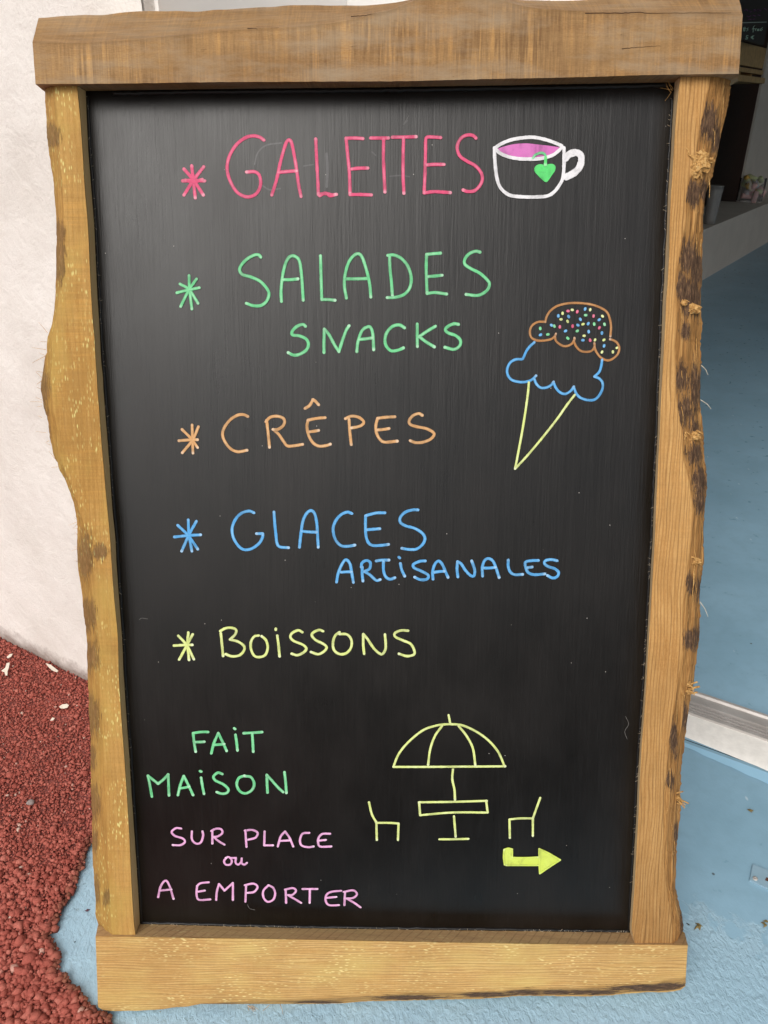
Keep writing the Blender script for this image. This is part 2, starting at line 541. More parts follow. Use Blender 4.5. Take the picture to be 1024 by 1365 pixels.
ex = MB()
hairs(ex, [(64,440),(58,500),(56,560),(84,640)], 18, 0.02, (0.006, 0.016), 0.0004, 0, (-1, -0.3, 0.3))
hairs(ex, [(103,640),(104,760)], 8, 0.02, (0.004, 0.01), 0.0003, 0, (-1, -0.3, 0.3))
hairs(ex, [(116,120),(129,350),(141,545),(157,760),(170,960),(187,1230)], 90, YP - 0.001, (0.002, 0.006), 0.0002, 1, (0.7, -1, 0))
lst = stile('side_post', LS, M['stile_l'], LP, -1, 330, ex)
tag(lst, 'yellow left post with a wavy bark edge and a swollen knot')

RS = [(92,975,947,908,899),(100,974,946,907,899),(130,972,938,904,897.5),(160,966,933,901,896),(190,959,929,899,894.5),(220,951.5,924,897,893),(240,947,917,896,891.5),(260,941.5,913,894.5,890),
 (300,938,911,893,888.5),(340,936,904,892,886.5),(372,935,900,890.5,885),(400,933.5,899,888.5,883),(430,936,899,887,882),(460,934.5,898,885.5,881),(500,935,898.5,883,879),(540,933.5,902,881,877.5),
 (580,938,908,879.5,876),(615,939,911,877.5,874.2),(640,942.5,917,876.5,873),(660,942,921,875.5,872),(680,940,922.5,874.5,871),(720,938.5,919.5,873,869.5),(745,938.5,916,871.5,868),(780,934,912,869.5,866.3),
 (820,933,909,867,864),(855,931,908.5,865,862.3),(880,929,906,863.5,860.8),(920,922.5,899,861,858.3),(960,915.5,894,858,855.3),(1000,911,888.5,855,852.4),(1040,908,885.5,853,850),
 (1090,905,883.5,851,848),(1130,901.5,884,848.5,845.5),(1160,900,886,847,844),(1180,899.5,888,846,842.8),(1200,904,891,844.5,841.6),(1220,908,893.5,843,840.3),(1240,911,896,842,839.5),(1257,900,896,846,843)]
RP = [(943,163,11,22),(952,185,8,18),(924,258,9,16),(937,255,5,15),(918,345,12,22),(926,360,12,26),(921,395,14,26),(909,385,7,22),(912,440,6,12),(908,505,8,18),(926,520,9,30),(910,550,9,20),(925,570,7,10),(924,605,10,14),
 (932,640,9,22),(932,668,7,16),(919,780,5,14),(931,785,4,16),(917,852,8,12),(927,850,6,14),(912,955,4,18),(897,985,4,22),(892,1040,4,12),(910,1225,5,22),(900,1110,3,14)]
ex = MB()
fibre_tuft(ex, 924, 212, 0.005, 9, 0.016, 0.0165, (0.55, 0.75), 0.0010)
fibre_tuft(ex, 925, 228, 0.004, 7, 0.014, 0.0095, (-0.25, -0.9), 0.0010)
fibre_tuft(ex, 944, 214, 0.016, 8, 0.010, 0.005, (0.7, 0.2), 0.0008)
fibre_tuft(ex, 923, 411, 0.010, 14, 0.009, 0.0075, (0.8, 0.35), 0.0011)
fibre_tuft(ex, 911, 404, 0.004, 5, 0.006, 0.004, (0.5, 0.6), 0.0009)
fibre_tuft(ex, 923, 580, 0.010, 14, 0.009, 0.0075, (0.8, 0.2), 0.0011)
fibre_tuft(ex, 912, 580, 0.005, 6, 0.010, 0.003, (0.1, 1.0), 0.0010)
fibre_tuft(ex, 926, 746, 0.010, 12, 0.009, 0.0065, (0.8, 0.3), 0.0012)
fibre_tuft(ex, 914, 912, 0.014, 6, 0.013, 0.0035, (1.0, -0.15), 0.0013)
fibre_tuft(ex, 917, 921, 0.012, 6, 0.014, 0.0030, (1.0, -0.15), 0.0013)
for a, b, r_ in [((906,916),(930,909),.0016), ((908,921),(933,915),.0019), ((911,926),(930,923),.0016), ((906,911),(921,909),.0014), ((900,1063),(918,1071),.0013), ((898,1058),(911,1055),.0011), ((900,1070),(912,1074),.0010)]:
    p, q = bp(a[0], a[1], 0.018), bp(b[0], b[1], 0.010)
    ex.tube([p, p.lerp(q, 0.35) + Vector((0, -0.0008, 0.0006)), p.lerp(q, 0.7) + Vector((0, -0.0006, 0.0004)), q], r_, 6, 0, r_ * 0.75)
fibre_tuft(ex, 904, 1063, 0.014, 4, 0.010, 0.0030, (1.0, 0.3), 0.0010)
fibre_tuft(ex, 907, 1069, 0.012, 3, 0.014, 0.0018, (1.0, 0.5), 0.0011)
for (a, b, y) in [((925,750),(922,803), .009), ((935,487),(944,500), .02), ((934,533),(948,545), .02), ((933,802),(944,822), .02)]:
    p, q = bp(a[0], a[1], y), bp(b[0], b[1], y - 0.004)
    ex.tube([p, p.lerp(q, 0.5) + Vector((0.001, -0.001, 0.0008)), q], 0.0004 if y > .01 else 0.0016, 5, 1 if y > .01 else 0, 0.0002)
for _ in range(46):
    y = random.uniform(110, 1230)
    xo = lerp_tab([(r[0], r[1]) for r in RS], y); xf = lerp_tab([(r[0], r[2]) for r in RS], y)
    f = random.uniform(0.15, 0.95)
    x = xf + (xo - xf) * f
    p = bp(x, y, 0.024 * f - 0.002); q = bp(x + random.uniform(-3, 3), y + random.uniform(10, 34), 0.024 * f - 0.0035)
    ex.tube([p, p.lerp(q, 0.5) + Vector((random.uniform(-.001, .001), -0.0006, 0)), q], random.uniform(0.0003, 0.0008), 5, 0, 0.0003)
hairs(ex, [(895,125),(886,340),(876,580),(866,780),(855,960),(843,1180)], 130, YP - 0.002, (0.0015, 0.005), 0.00022, 1, (-0.8, -1, 0))
hairs(ex, [(902,112),(894,124)], 6, YP - 0.010, (0.008, 0.016), 0.0003, 0, (-1, -0.3, 0.1))
rst = stile('side_post', RS, M['stile_r'], RP, 1, 330, ex)
tag(rst, 'orange right post with torn dark bark along its outer edge')

# ---- top beam
b_bot = [(43,112),(150,111.5),(286,109.5),(420,108.7),(540,108),(650,105.3),(756,103.2),(870,99.8),(990,98.3)]
b_und = [(43,122),(150,121),(286,118.7),(420,117.5),(540,116),(756,112.5),(890,110),(990,108)]
b_bev = [(43,56),(100,58),(150,55),(200,51),(240,47.5),(286,43),(330,39),(390,36),(440,31),(480,24),(500,18.5),(520,14),(540,6),(560,-2),(600,-8),(650,-3),(692,7),(715,11),(756,14),(800,16.5),(900,17),(990,20)]
b_top = [(43,25),(51,24),(100,20.5),(140,19.5),(185,15),(260,15),(286,13.5),(350,9.5),(400,7),(440,7.2),(480,7.5),(510,5.5),(540,1),(560,-5),(600,-14),(650,-10),(690,-1),(720,0.5),(770,0.5),(800,-3),(880,-6),(990,-10)]
def ex_(l, r, t): return l + (r - l) * t
rings = []
for t in np.linspace(0, 1, 420):
    x0 = ex_(47.5, 985, t); x1 = ex_(43.5, 990, t); x2 = ex_(51.5, 983.5, t); x5 = ex_(59, 984, t)
    y0 = smooth_tab(b_bot, x0) + 0.4 * mn.noise(Vector((x0 * .08, 0, 0))); y1 = smooth_tab(b_bev, x1) + 0.6 * mn.noise(Vector((x1 * .05, 5, 0))); y2 = smooth_tab(b_top, x2) + 0.8 * mn.noise(Vector((x2 * .04, 9, 0))); y5 = smooth_tab(b_und, x5)
    p0, p1, p2 = bp(x0, y0, YBEAM), bp(x1, y1, YBEAM), bp(x2, y2, 0.030)
    p5 = bp(x5, y5, YP)
    rings.append([(x0, y0, p0), (x1, y1, p1), (x2, y2, p2), (x2, y2, Vector((p2.x, 0.108, p2.z - 0.004))), (x0, y0, Vector((p0.x, 0.108, p5.z))), (x5, y5, p5)])
ex = MB()
hairs(ex, [(690,3),(770,2)], 4, 0.01, (0.003, 0.006), 0.0003, 0)
def crack(pts, Y, r):
    P = [bp(x, y, Y) for x, y in cr_lin(pts)]
    ex.tube([p + Vector((0, 0, 0.0004 * mn.noise(Vector((i * .4, 1, 2))))) for i, p in enumerate(P)], r, 5, 2, r * 0.3)
def cr_lin(pts, n=14):
    out = []
    for (a, b), (c, d) in zip(pts, pts[1:]):
        out += [(a + (c - a) * i / n, b + (d - b) * i / n) for i in range(n)]
    return out + [pts[-1]]
crack([(780, 17.6), (830, 17.4), (854, 16.2), (862, 17.8), (920, 17.2), (975, 17.2)], YBEAM, 0.0007)
crack([(829, 65), (845, 63.5), (880, 61)], YBEAM - 0.0002, 0.0005)
crack([(330, 38), (352, 38.4), (372, 37.2)], YBEAM + 0.0005, 0.0007)
crack([(468, 22), (488, 20.5), (502, 17.5)], YBEAM + 0.0010, 0.0006)
beam = loft('top_beam', rings, [16, 9, 8, 5, 6, 4], M['beam'], lambda k, f, px, py: (0.0, 0.35 if k == 1 else 0.0), wdisp(9, 0, 0.00035, 0.0009), sign, ex)
tag(beam, 'greyed brown top beam with a curved live upper edge')

# ---- bottom rail
r_top = [(127,1248.5),(400,1252.7),(700,1258.3),(917,1260)]
r_bak = [(127,1229.5),(188,1231),(400,1236.5),(700,1240.5),(840,1242.5),(917,1244)]
r_bev = [(127,1340),(140,1347),(205,1346),(276,1338),(334,1335),(400,1333),(488,1328),(546,1325),(605,1323),(664,1321),(693,1318.5),(782,1317),(856,1312),(905,1306),(917,1302)]
r_sil = [(127,1344),(138,1352),(173,1354),(202,1353.5),(223,1348.5),(276,1345),(334,1341.5),(400,1341),(488,1335),(546,1333.5),(605,1332),(664,1330),(693,1327.5),(782,1328),(856,1323.5),(905,1320.5),(917,1313)]
rings = []
def zmin(v):
    v.z = max(v.z, v.y * SL / CL + 0.0012)
    return v
for t in np.linspace(0, 1, 400):
    x0 = ex_(127.5, 917, t); x1 = ex_(131, 914, t); x5 = ex_(131.5, 913, t)
    y0 = smooth_tab(r_top, x0); y5 = smooth_tab(r_bak, x5)
    y1 = smooth_tab(r_bev, x1) + 1.2 * mn.noise(Vector((x1 * .05, 2, 0))); y2 = smooth_tab(r_sil, x1) + 1.0 * mn.noise(Vector((x1 * .04, 4, 0))) + 0.6 * mn.noise(Vector((x1 * .2, 4, 0)))
    p0, p1, p2, p5 = bp(x0, y0, YRAIL), bp(x1, y1, YRAIL), bp(x1, y2, 0.010), bp(x5, y5, YP)
    zmin(p1); zmin(p2)
    rings.append([(x0, y0, p0), (x1, y1, p1), (x1, y2, p2), (x1, y2, zmin(Vector((p2.x, YB, p2.z)))), (x0, y0, Vector((p0.x, YB, p5.z))), (x5, y5, p5)])
RPt = [(430,1338,36,3.2),(545,1330,42,3),(650,1326,30,3),(700,1323,24,3.5),(740,1323,20,3),(300,1343,36,2.5),(860,1317,46,4),(895,1314,22,3.5),(790,1323,34,3)]
ex = MB()
hairs(ex, [(190,1352),(225,1349)], 12, 0.004, (0.006, 0.014), 0.0005, 0, (0.3, -0.5, -0.4))
hairs(ex, [(330,1340),(340,1341),(385,1338)], 8, 0.004, (0.006, 0.014), 0.0004, 0, (0.0, -0.5, -0.8))
hairs(ex, [(188,1232),(400,1237),(700,1241),(840,1243)], 120, YP - 0.002, (0.0015, 0.005), 0.00022, 1, (0, -0.6, 0.8))
def ratt(k, f, px, py):
    return (in_patch(px, py, RPt) if k in (0, 1) else 0.0), (0.8 if k == 1 and px > 215 else 0.0)
rail = loft('bottom_rail', rings, [18, 7, 6, 4, 4, 10], M['rail'], ratt, wdisp(9, 0, 0.0003, 0.0008), sign, ex)
tag(rail, 'pale yellow bottom rail with bark left along its lower edge')

# ------------------------------------------------------------------ black panel
t = NT('black_board_paint')
fine_v = t.noise(t.mapped((300, 300, 15)), 1.0, 5, 0.65, 0.25)
brush = t.ramp(t.noise(t.mapped((9, 9, 3.2), loc=(1.7, 0, 0.6)), 1.0, 3, 0.6), [(0.36, 0.28), (0.66, 1.0)])
fine_v = t.math('ADD', t.math('MULTIPLY', t.math('SUBTRACT', fine_v, 0.5), brush), 0.5)
wide_v = t.noise(t.mapped((70, 70, 3)), 1.0, 3, 0.55)
fine_h = t.noise(t.mapped((9, 330, 330)), 1.0, 4, 0.6)
bz = t.n('SeparateXYZ'); t.l(t.coord(), bz.inputs[0])
wz = t.math('ADD', bz.outputs[2], t.math('MULTIPLY', t.math('SUBTRACT', t.noise(t.mapped((3.0, 3, 3.0), loc=(0.4, 0, 2.2)), 1.3, 2), 0.5), 0.5))
where = t.ramp(wz, [(1.06, 0.0), (1.20, 0.75)])
speck = t.noise(t.mapped((900, 900, 900)), 1.0, 2, 0.5)
hgt = t.mix(where, t.math('ADD', fine_v, t.math('MULTIPLY', wide_v, 0.8)), t.math('ADD', t.math('MULTIPLY', fine_h, 0.6), t.math('MULTIPLY', wide_v, 0.7)))
hgt = t.math('ADD', hgt, t.math('MULTIPLY', speck, 0.20))
smear = t.noise(t.mapped((6, 6, 3.5)), 1.6, 5, 0.6)
# dust: sparse pale specks
vd = t.n('TexVoronoi'); vd.inputs['Scale'].default_value = 44
t.l(t.mapped((1, 1, 1)), vd.inputs['Vector'])
rnd = t.n('SeparateColor'); t.l(vd.outputs['Color'], rnd.inputs[0])
small = t.ramp(vd.outputs['Distance'], [(0.020, 0.8), (0.034, 0.0)])
dust = t.math('MULTIPLY', small, t.ramp(rnd.outputs[0], [(0.62, 0.0), (0.66, 1.0)]))
vd2 = t.n('TexVoronoi'); vd2.inputs['Scale'].default_value = 95
t.l(t.mapped((1, 1, 1), loc=(.3, .1, .7)), vd2.inputs['Vector'])
rnd2 = t.n('SeparateColor'); t.l(vd2.outputs['Color'], rnd2.inputs[0])
dust2 = t.math('MULTIPLY', t.ramp(vd2.outputs['Distance'], [(0.035, 0.8), (0.06, 0.0)]), t.ramp(rnd2.outputs[1], [(0.80, 0.0), (0.86, 0.6)]))
base = t.mix(t.ramp(smear, [(0.35, 0.0), (0.75, 1.0)]), srgb(6, 4, 3), srgb(19, 15, 13))
base = t.mix(t.math('MULTIPLY', t.ramp(fine_v, [(0.5, 0.0), (0.8, 1.0)]), 0.12), base, srgb(50, 46, 44))
base = t.mix(t.math('MAXIMUM', dust, dust2), base, srgb(190, 185, 178))
rg = t.ramp(t.math('ADD', t.math('MULTIPLY', smear, 0.6), t.math('MULTIPLY', fine_v, 0.4)), [(0.3, 0.24), (0.7, 0.40)])
M['board'] = t.set(base, rg, t.bump(hgt, 0.40, 0.0011), spec=0.42)

mb = MB()
pc = [bp(104, 1262, YP), bp(905, 1262, YP), bp(915, 100, YP), bp(98, 100, YP)]
pc[0].x, pc[1].x = bp(150, 1200, YP).x, bp(868, 1200, YP).x
bk = [p + Vector((0, 0.010, 0)) for p in pc]
mb.hexa([pc[0], pc[1], bk[1], bk[0], pc[3], pc[2], bk[2], bk[3]])
panel = mb.build('board_panel', M['board'], sign)

# black paint bead along the joint with the frame
t = NT('thick_black_paint')
t.set(srgb(10, 9, 9), 0.5, t.bump(t.noise(t.coord(), 420, 3), 0.5, 0.001), spec=0.5)
M['bead'] = t.m
mb = MB()
def bead(pts, n, r0, Y=YP):
    P = []
    for i in range(n + 1):
        f = i / n * (len(pts) - 1)
        k = min(int(f), len(pts) - 2); f -= k
        p = bp(pts[k][0] + (pts[k+1][0] - pts[k][0]) * f, pts[k][1] + (pts[k+1][1] - pts[k][1]) * f, Y)
        p += Vector((mn.noise(Vector((i * .31, r0 * 900, 1))), 0.4 * mn.noise(Vector((i * .41, 3, 1))), mn.noise(Vector((i * .37, r0 * 700, 5))))) * 0.0011
        P.append(p)
    mb.tube(P, r0, 7)
bead([(r[4] + 1.5, r[0]) for r in LS[1:-1]], 240, 0.0020)
bead([(r[4] - 1.5, r[0]) for r in RS[2:-1]], 240, 0.0020)
bead([(x, y + 4) for x, y in b_und[1:-1]], 200, 0.0026)
bead([(x, y - 1) for x, y in r_bak[1:-1]], 220, 0.0022)
mb.build('paint_edge', M['bead'], panel, True)

# ------------------------------------------------------------------ chalk-marker drawing
def chalk(name, col, pale, cover=0.8):
    col = tuple(x * 0.84 for x in col[:3]) + (1,)
    pale = tuple(x * 0.84 for x in pale[:3]) + (1,)
    t = NT(name)
    uv = t.coord('UV')
    sep = t.n('SeparateXYZ'); t.l(uv, sep.inputs[0])
    ac = t.math('ABSOLUTE', t.math('SUBTRACT', sep.outputs[0], 0.5))
    edge = t.ramp(ac, [(0.12, 1.0), (0.3, 0.0), (0.46, 0.15)])
    n1 = t.noise(t.mapped((60, 60, 60)), 1.0, 4, 0.6)
    n2 = t.noise(t.mapped((700, 700, 700)), 1.0, 3, 0.7)
    str_ = t.noise(t.mapped((2.2, 0.35, 1), src=uv), 2.0, 3)
    m = t.math('ADD', t.math('MULTIPLY', t.ramp(n1, [(0.4, 0.0), (0.7, 1.0)]), edge), t.math('MULTIPLY', t.ramp(str_, [(0.45, 0.0), (0.75, 1.0)]), 0.25))
    c = t.mix(t.math('MULTIPLY', m, 0.85), col, pale)
    c = t.mix(t.math('MULTIPLY', t.ramp(ac, [(0.30, 0.0), (0.48, 1.0)]), 0.30), c, tuple(x * 0.45 for x in col[:3]) + (1,))
    thin = t.ramp(n2, [(0.30, 1.0), (0.45, 0.0)])
    c = t.mix(t.math('MULTIPLY', thin, 1 - cover), c, tuple(x * 0.35 for x in col[:3]) + (1,))
    drag = t.noise(t.mapped((7.0, 0.9, 1), src=uv), 1.0, 3, 0.6)      # streaks left by the felt tip
    pool = t.noise(t.mapped((55, 55, 55), loc=(4, 2, 9)), 1.0, 4, 0.6)
    gap = t.math('MULTIPLY', t.ramp(drag, [(0.40, 0.25), (0.60, 1.0)]), t.ramp(pool, [(0.46, 0.0), (0.64, 1.0)]))
    c = t.mix(t.math('MULTIPLY', gap, 0.62), c, tuple(x * 0.30 + 0.02 for x in col[:3]) + (1,))
    c = t.mix(t.math('MULTIPLY', t.attr('tip'), 0.5, True), c, tuple(0.55 * x + 0.40 for x in pale[:3]) + (1,))
    return t.set(c, 0.6, t.bump(n2, 0.2, 0.0003), spec=0.25)
M['pink'] = chalk('pink_marker', srgb(232, 84, 128), srgb(240, 150, 175))
M['green'] = chalk('green_marker', srgb(112, 214, 146), srgb(190, 236, 200))
M['orange'] = chalk('orange_marker', srgb(218, 164, 108), srgb(238, 204, 160))
M['brown'] = chalk('brown_marker', srgb(184, 128, 76), srgb(206, 162, 116), 0.55)
M['blue'] = chalk('blue_marker', srgb(88, 170, 232), srgb(150, 208, 245))
M['yellow'] = chalk('yellow_marker', srgb(226, 238, 142), srgb(240, 246, 200))
M['lilac'] = chalk('lilac_marker', srgb(236, 170, 218), srgb(246, 205, 236))
M['white'] = chalk('white_marker', srgb(246, 244, 246), srgb(232, 230, 236))
M['mauve'] = chalk('mauve_marker', srgb(222, 120, 196), srgb(226, 150, 205))
M['lime'] = chalk('lime_green_marker', srgb(96, 226, 120), srgb(130, 236, 150))
M['ghost'] = plain('rubbed_out_chalk', srgb(50, 48, 50), 0.32, 0.35, 200, **{'Specular IOR Level': 0.46})
_ht = [0]
def cr(pts, step=0.9):
    P = [np.array(p, float) for p in pts]
    if len(P) == 2: P = [P[0], (P[0] + P[1]) / 2, P[1]]
    out = []
    for i in range(len(P) - 1):
        p0 = P[i - 1] if i else 2 * P[0] - P[1]
        p1, p2 = P[i], P[i + 1]
        p3 = P[i + 2] if i + 2 < len(P) else 2 * P[-1] - P[-2]
        n = max(2, int(np.linalg.norm(p2 - p1) / step))
        for k in range(n):
            t_ = k / n
            out.append(0.5 * ((2*p1) + (-p0 + p2)*t_ + (2*p0 - 5*p1 + 4*p2 - p3)*t_**2 + (-p0 + 3*p1 - 3*p2 + p3)*t_**3))
    out.append(P[-1])
    return out

class Ink:
    def __init__(s, ox, oy, sc): s.o = (ox, oy, sc); s.v = []; s.f = []; s.m = []; s.uv = []; s.mats = []; s.e = []
    def frame(s, ox, oy, sc): s.o = (ox, oy, sc); return s
    def mi(s, m):
        if M[m] not in s.mats: s.mats.append(M[m])
        return s.mats.index(M[m])
    def px(s, p): return (s.o[0] + p[0] / s.o[2], s.o[1] + p[1] / s.o[2])
    def stroke(s, m, w_, pts, thin=False):
        mi = s.mi(m)
        _ht[0] += 1
        base = YP - 0.00035 - 0.00003 * (_ht[0] % 40)
        P = cr([s.px(p) for p in pts])
        seed = random.random() * 100
        e_amt = (seed * 7.3) % 1.0
        L = [bp(p[0], p[1], YP) for p in P]
        wid = w_ * 0.00087 * 0.5
        # round ends
        d0 = (L[0] - L[1]).normalized(); d1 = (L[-1] - L[-2]).normalized()
        seq = []
        for k in range(4): seq.append((L[0] + d0 * wid * math.cos(k / 4 * 1.5708) , max(0.12, math.sin(k / 4 * 1.5708))))
        seq += [(p, 1.0) for p in L]
        for k in range(3, -1, -1): seq.append((L[-1] + d1 * wid * math.cos(k / 4 * 1.5708), max(0.12, math.sin(k / 4 * 1.5708))))
        b = len(s.v)
        lat = [-1.0, -0.66, 0.0, 0.66, 1.0]
        if thin: base = YP - 0.00005 - 0.000004 * (_ht[0] % 10)
        hh = [0.0] * 5 if thin else [0.0, 0.00006, 0.00008, 0.00006, 0.0]
        run = 0.0
        n = len(seq)
        for i, (p, sc) in enumerate(seq):
            q0 = seq[max(0, i - 1)][0]; q1 = seq[min(n - 1, i + 1)][0]
            d = (q1 - q0)
            d.y = 0
            if d.length < 1e-9: d = Vector((1, 0, 0))
            d.normalize()
            nrm = Vector((-d.z, 0, d.x))
            if i: run += (p - seq[i - 1][0]).length
            dend = (p - L[-1]).length / wid; dst = (p - L[0]).length / wid
            endv = max(0.0, 1.25 - dend * 0.75) * (0.4 + 0.6 * e_amt) + max(0.0, 0.9 - dst * 0.75) * 0.4
            ww = wid * sc * (1 + 0.10 * mn.noise(Vector((seed, run * 160, 0))) + 0.05 * mn.noise(Vector((seed, run * 600, 3))))
            for l_, h_ in zip(lat, hh):
                e = 1 + (0.07 * mn.noise(Vector((seed + l_ * 5, run * 900, 1))) if abs(l_) == 1 else 0)
                v = p + nrm * (ww * l_ * e)
                s.v.append((v.x, base - h_ - i * 1e-7, v.z))
                s.uv.append(((l_ + 1) / 2, run * 100))
                s.e.append(endv)
        for i in range(n - 1):
            for k in range(4):
                s.f.append((b + i*5 + k, b + i*5 + k + 1, b + (i+1)*5 + k + 1, b + (i+1)*5 + k)); s.m.append(mi)
        return s
    def strokes(s, m, w_, lst):
        for p in lst: s.stroke(m, w_, p)
        return s
    def dot(s, m, r, p):
        mi = s.mi(m)
        _ht[0] += 1
        base = YP - 0.0004 - 0.00003 * (_ht[0] % 40)
        x, y = s.px(p)
        c = bp(x, y, YP)
        b = len(s.v)
        s.v.append((c.x, base - 0.0002, c.z)); s.uv.append((0.5, c.x * 100)); s.e.append(0.3)
        n = 12
        r *= 0.00093
        ph = random.random() * 6
        for k in range(n):
            a = 6.2832 * k / n
            rr = r * (1 + 0.18 * math.sin(2 * a + ph))
            s.v.append((c.x + rr * math.cos(a), base, c.z + rr * math.sin(a))); s.uv.append((0.75, c.x * 100)); s.e.append(0.0)
        for k in range(n):
            s.f.append((b, b + 1 + k, b + 1 + (k + 1) % n)); s.m.append(mi)
        return s
    def poly(s, m, pts, lift=0.0):
        mi = s.mi(m)
        base = YP - 0.00028 - lift
        P = cr([s.px(p) for p in pts] + [s.px(pts[0])], 2.0)[:-1]
        b = len(s.v)
        for p in P:
            q = bp(p[0], p[1], YP)
            s.v.append((q.x, base, q.z)); s.uv.append((0.75, q.x * 100)); s.e.append(0.0)
        s.f.append(tuple(range(b, b + len(P)))); s.m.append(mi)
        return s
    def build(s, name, label=None):
        me = bpy.data.meshes.new(name)
        me.from_pydata(s.v, [], s.f)
        me.polygons.foreach_set('material_index', s.m)
        uvl = me.uv_layers.new(name='UVMap')
        li = np.zeros(len(me.loops), dtype=np.int32)
        me.loops.foreach_get('vertex_index', li)
        uvl.data.foreach_set('uv', np.array(s.uv, dtype=np.float32)[li].ravel())
        ea = me.attributes.new('tip', 'FLOAT', 'POINT'); ea.data.foreach_set('value', np.array(s.e, dtype=np.float32))
        bm = bmesh.new(); bm.from_mesh(me)
        ng = [f for f in bm.faces if len(f.verts) > 4]
        if ng: bmesh.ops.triangulate(bm, faces=ng)
        for f in bm.faces:
            f.normal_update()
            if f.normal.y > 0: f.normal_flip()
            f.smooth = True
        bm.to_mesh(me); bm.free()
        o = link(name, me, s.mats, panel)
        if label: o['label'] = label
        return o

A = (230, 160, 4); B = (416, 160, 4); Dd = (220, 320, 4); Ee = (440, 320, 4)
Gg = (220, 520, 5.12); Hh = (400, 520, 5.12); Ii = (220, 660, 5.12); Jj = (400, 660, 5.12); Kk = (560, 720, 5.12)
Ll = (220, 820, 5.12); Mm = (400, 820, 5.12); Nn = (180, 950, 4.6545); Oo = (480, 940, 3.657); Pp = (200, 1090, 3.4133)

Ink(*A).strokes('pink', 4.9, [[(62,262),(112,320),(165,400)], [(103,245),(112,325),(122,415)], [(167,250),(112,322),(62,400)], [(55,325),(112,322),(172,325)], [(70,322),(112,330),(160,318)]]).build('star_bullet', 'pink asterisk bullet')
k = Ink(*A).strokes('pink', 4.7, [
 [(488,108),(465,92),(430,85),(390,95),(345,128),(310,180),(293,235),(295,285),(315,340),(345,385),(385,408),(420,408),(450,390),(468,355),(470,320),(460,290),(435,276),(395,278)],
 [(530,400),(555,320),(575,230),(600,140),(615,110),(628,110),(640,140),(660,250),(672,340),(686,408)], [(565,280),(615,275),(662,272)],
 [(764,102),(770,230),(775,320),(778,398)], [(778,398),(820,393),(850,400),(875,397)], [(785,404),(815,390),(840,404),(870,398)]])
k.frame(*B).strokes('pink', 4.7, [
 [(182,98),(230,97),(272,100)], [(182,98),(192,200),(200,290),(203,395)], [(203,398),(260,398),(317,400)], [(212,262),(250,258),(298,257)],
 [(313,97),(360,97),(408,97)], [(382,100),(381,200),(385,300),(389,385)], [(428,93),(490,92),(556,90)], [(488,95),(486,200),(486,300),(490,392)],
 [(686,95),(650,92),(615,93),(606,110),(605,180),(603,260),(598,390)], [(598,390),(650,383),(738,388)], [(612,240),(660,238),(704,238)],
 [(874,98),(855,83),(825,82),(795,98),(777,130),(775,160),(790,195),(825,220),(870,245),(900,280),(908,315),(895,350),(865,378),(830,382),(805,374)]])
k.build('chalk_lettering', 'pink word GALETTES')

k = Ink(640, 160, 6.4)
k.poly('mauve', [(150,245),(220,222),(300,205),(400,200),(500,210),(600,222),(690,238),(650,270),(600,300),(500,325),(430,330),(330,325),(240,305),(180,272)])
k.strokes('white', 5.0, [[(128,240),(180,205),(270,170),(380,152),(460,150),(540,165),(620,190),(695,222)],
 [(128,245),(170,285),(240,315),(330,332),(430,335),(520,330),(610,305),(660,272),(700,232)],
 [(122,240),(125,340),(140,480),(165,565),(210,618),(270,648),(380,658),(480,658),(570,650),(630,615),(680,550),(705,490),(715,380),(715,240)]])
k.stroke('white', 10.0, [(727,330),(760,295),(815,280),(855,300),(862,345),(848,400),(808,448),(735,488)])
k.stroke('green', 3.6, [(450,328),(470,300),(510,283),(545,290),(560,320),(558,380)])
k.stroke('lime', 4.6, [(558,325),(556,385)])
k.poly('lime', [(555,388),(580,378),(615,375),(640,390),(640,430),(610,475),(575,525),(555,528),(535,515),(490,470),(463,435),(468,400),(495,380),(525,378)], 0.0003)
k.build('cup_drawing', 'white teacup drawing with pink tea and a green heart tag')

Ink(*Dd).strokes('green', 4.2, [[(130,190),(132,260),(145,368)], [(82,235),(130,265),(178,338)], [(170,208),(130,265),(85,355)], [(65,282),(120,268),(185,255)]]).build('star_bullet', 'green asterisk bullet')
k = Ink(*Dd).strokes('green', 4.5, [
 [(512,92),(500,80),(475,82),(435,105),(405,140),(400,165),(415,185),(460,198),(510,222),(548,265),(555,295),(540,330),(510,350),(470,350),(435,338)],
 [(622,328),(620,270),(630,180),(648,115),(670,88),(695,88),(718,115),(730,200),(738,322)], [(630,212),(670,212),(710,208)],
 [(830,85),(833,200),(837,318)], [(837,318),(870,318),(908,322)]])
k.frame(*Ee).strokes('green', 4.5, [
 [(88,310),(78,250),(80,190),(100,120),(130,82),(155,75),(175,100),(200,180),(212,240),(218,305)], [(82,207),(140,207),(205,205)],
 [(318,85),(320,150),(327,220),(333,300)], [(308,82),(340,80),(380,98),(415,140),(433,200),(425,255),(395,290),(350,305),(305,307)],
 [(590,70),(550,73),(515,77)], [(515,77),(513,150),(515,220),(518,285)], [(518,285),(560,280),(622,288)], [(522,195),(560,192),(598,188)],
 [(800,65),(775,60),(740,75),(718,105),(720,130),(750,152),(800,178),(840,215),(850,238),(835,270),(790,295),(725,290)]])
k.build('chalk_lettering', 'green word SALADES')
k = Ink(*Dd).strokes('green', 4.6, [[(750,460),(735,450),(705,460),(680,485),(680,505),(720,512),(755,530),(765,560),(750,590),(715,610),(685,613),(657,600)],
 [(848,600),(848,540),(850,475)], [(850,475),(875,505),(905,560),(928,595)], [(928,595),(945,540),(965,485),(982,457)]])
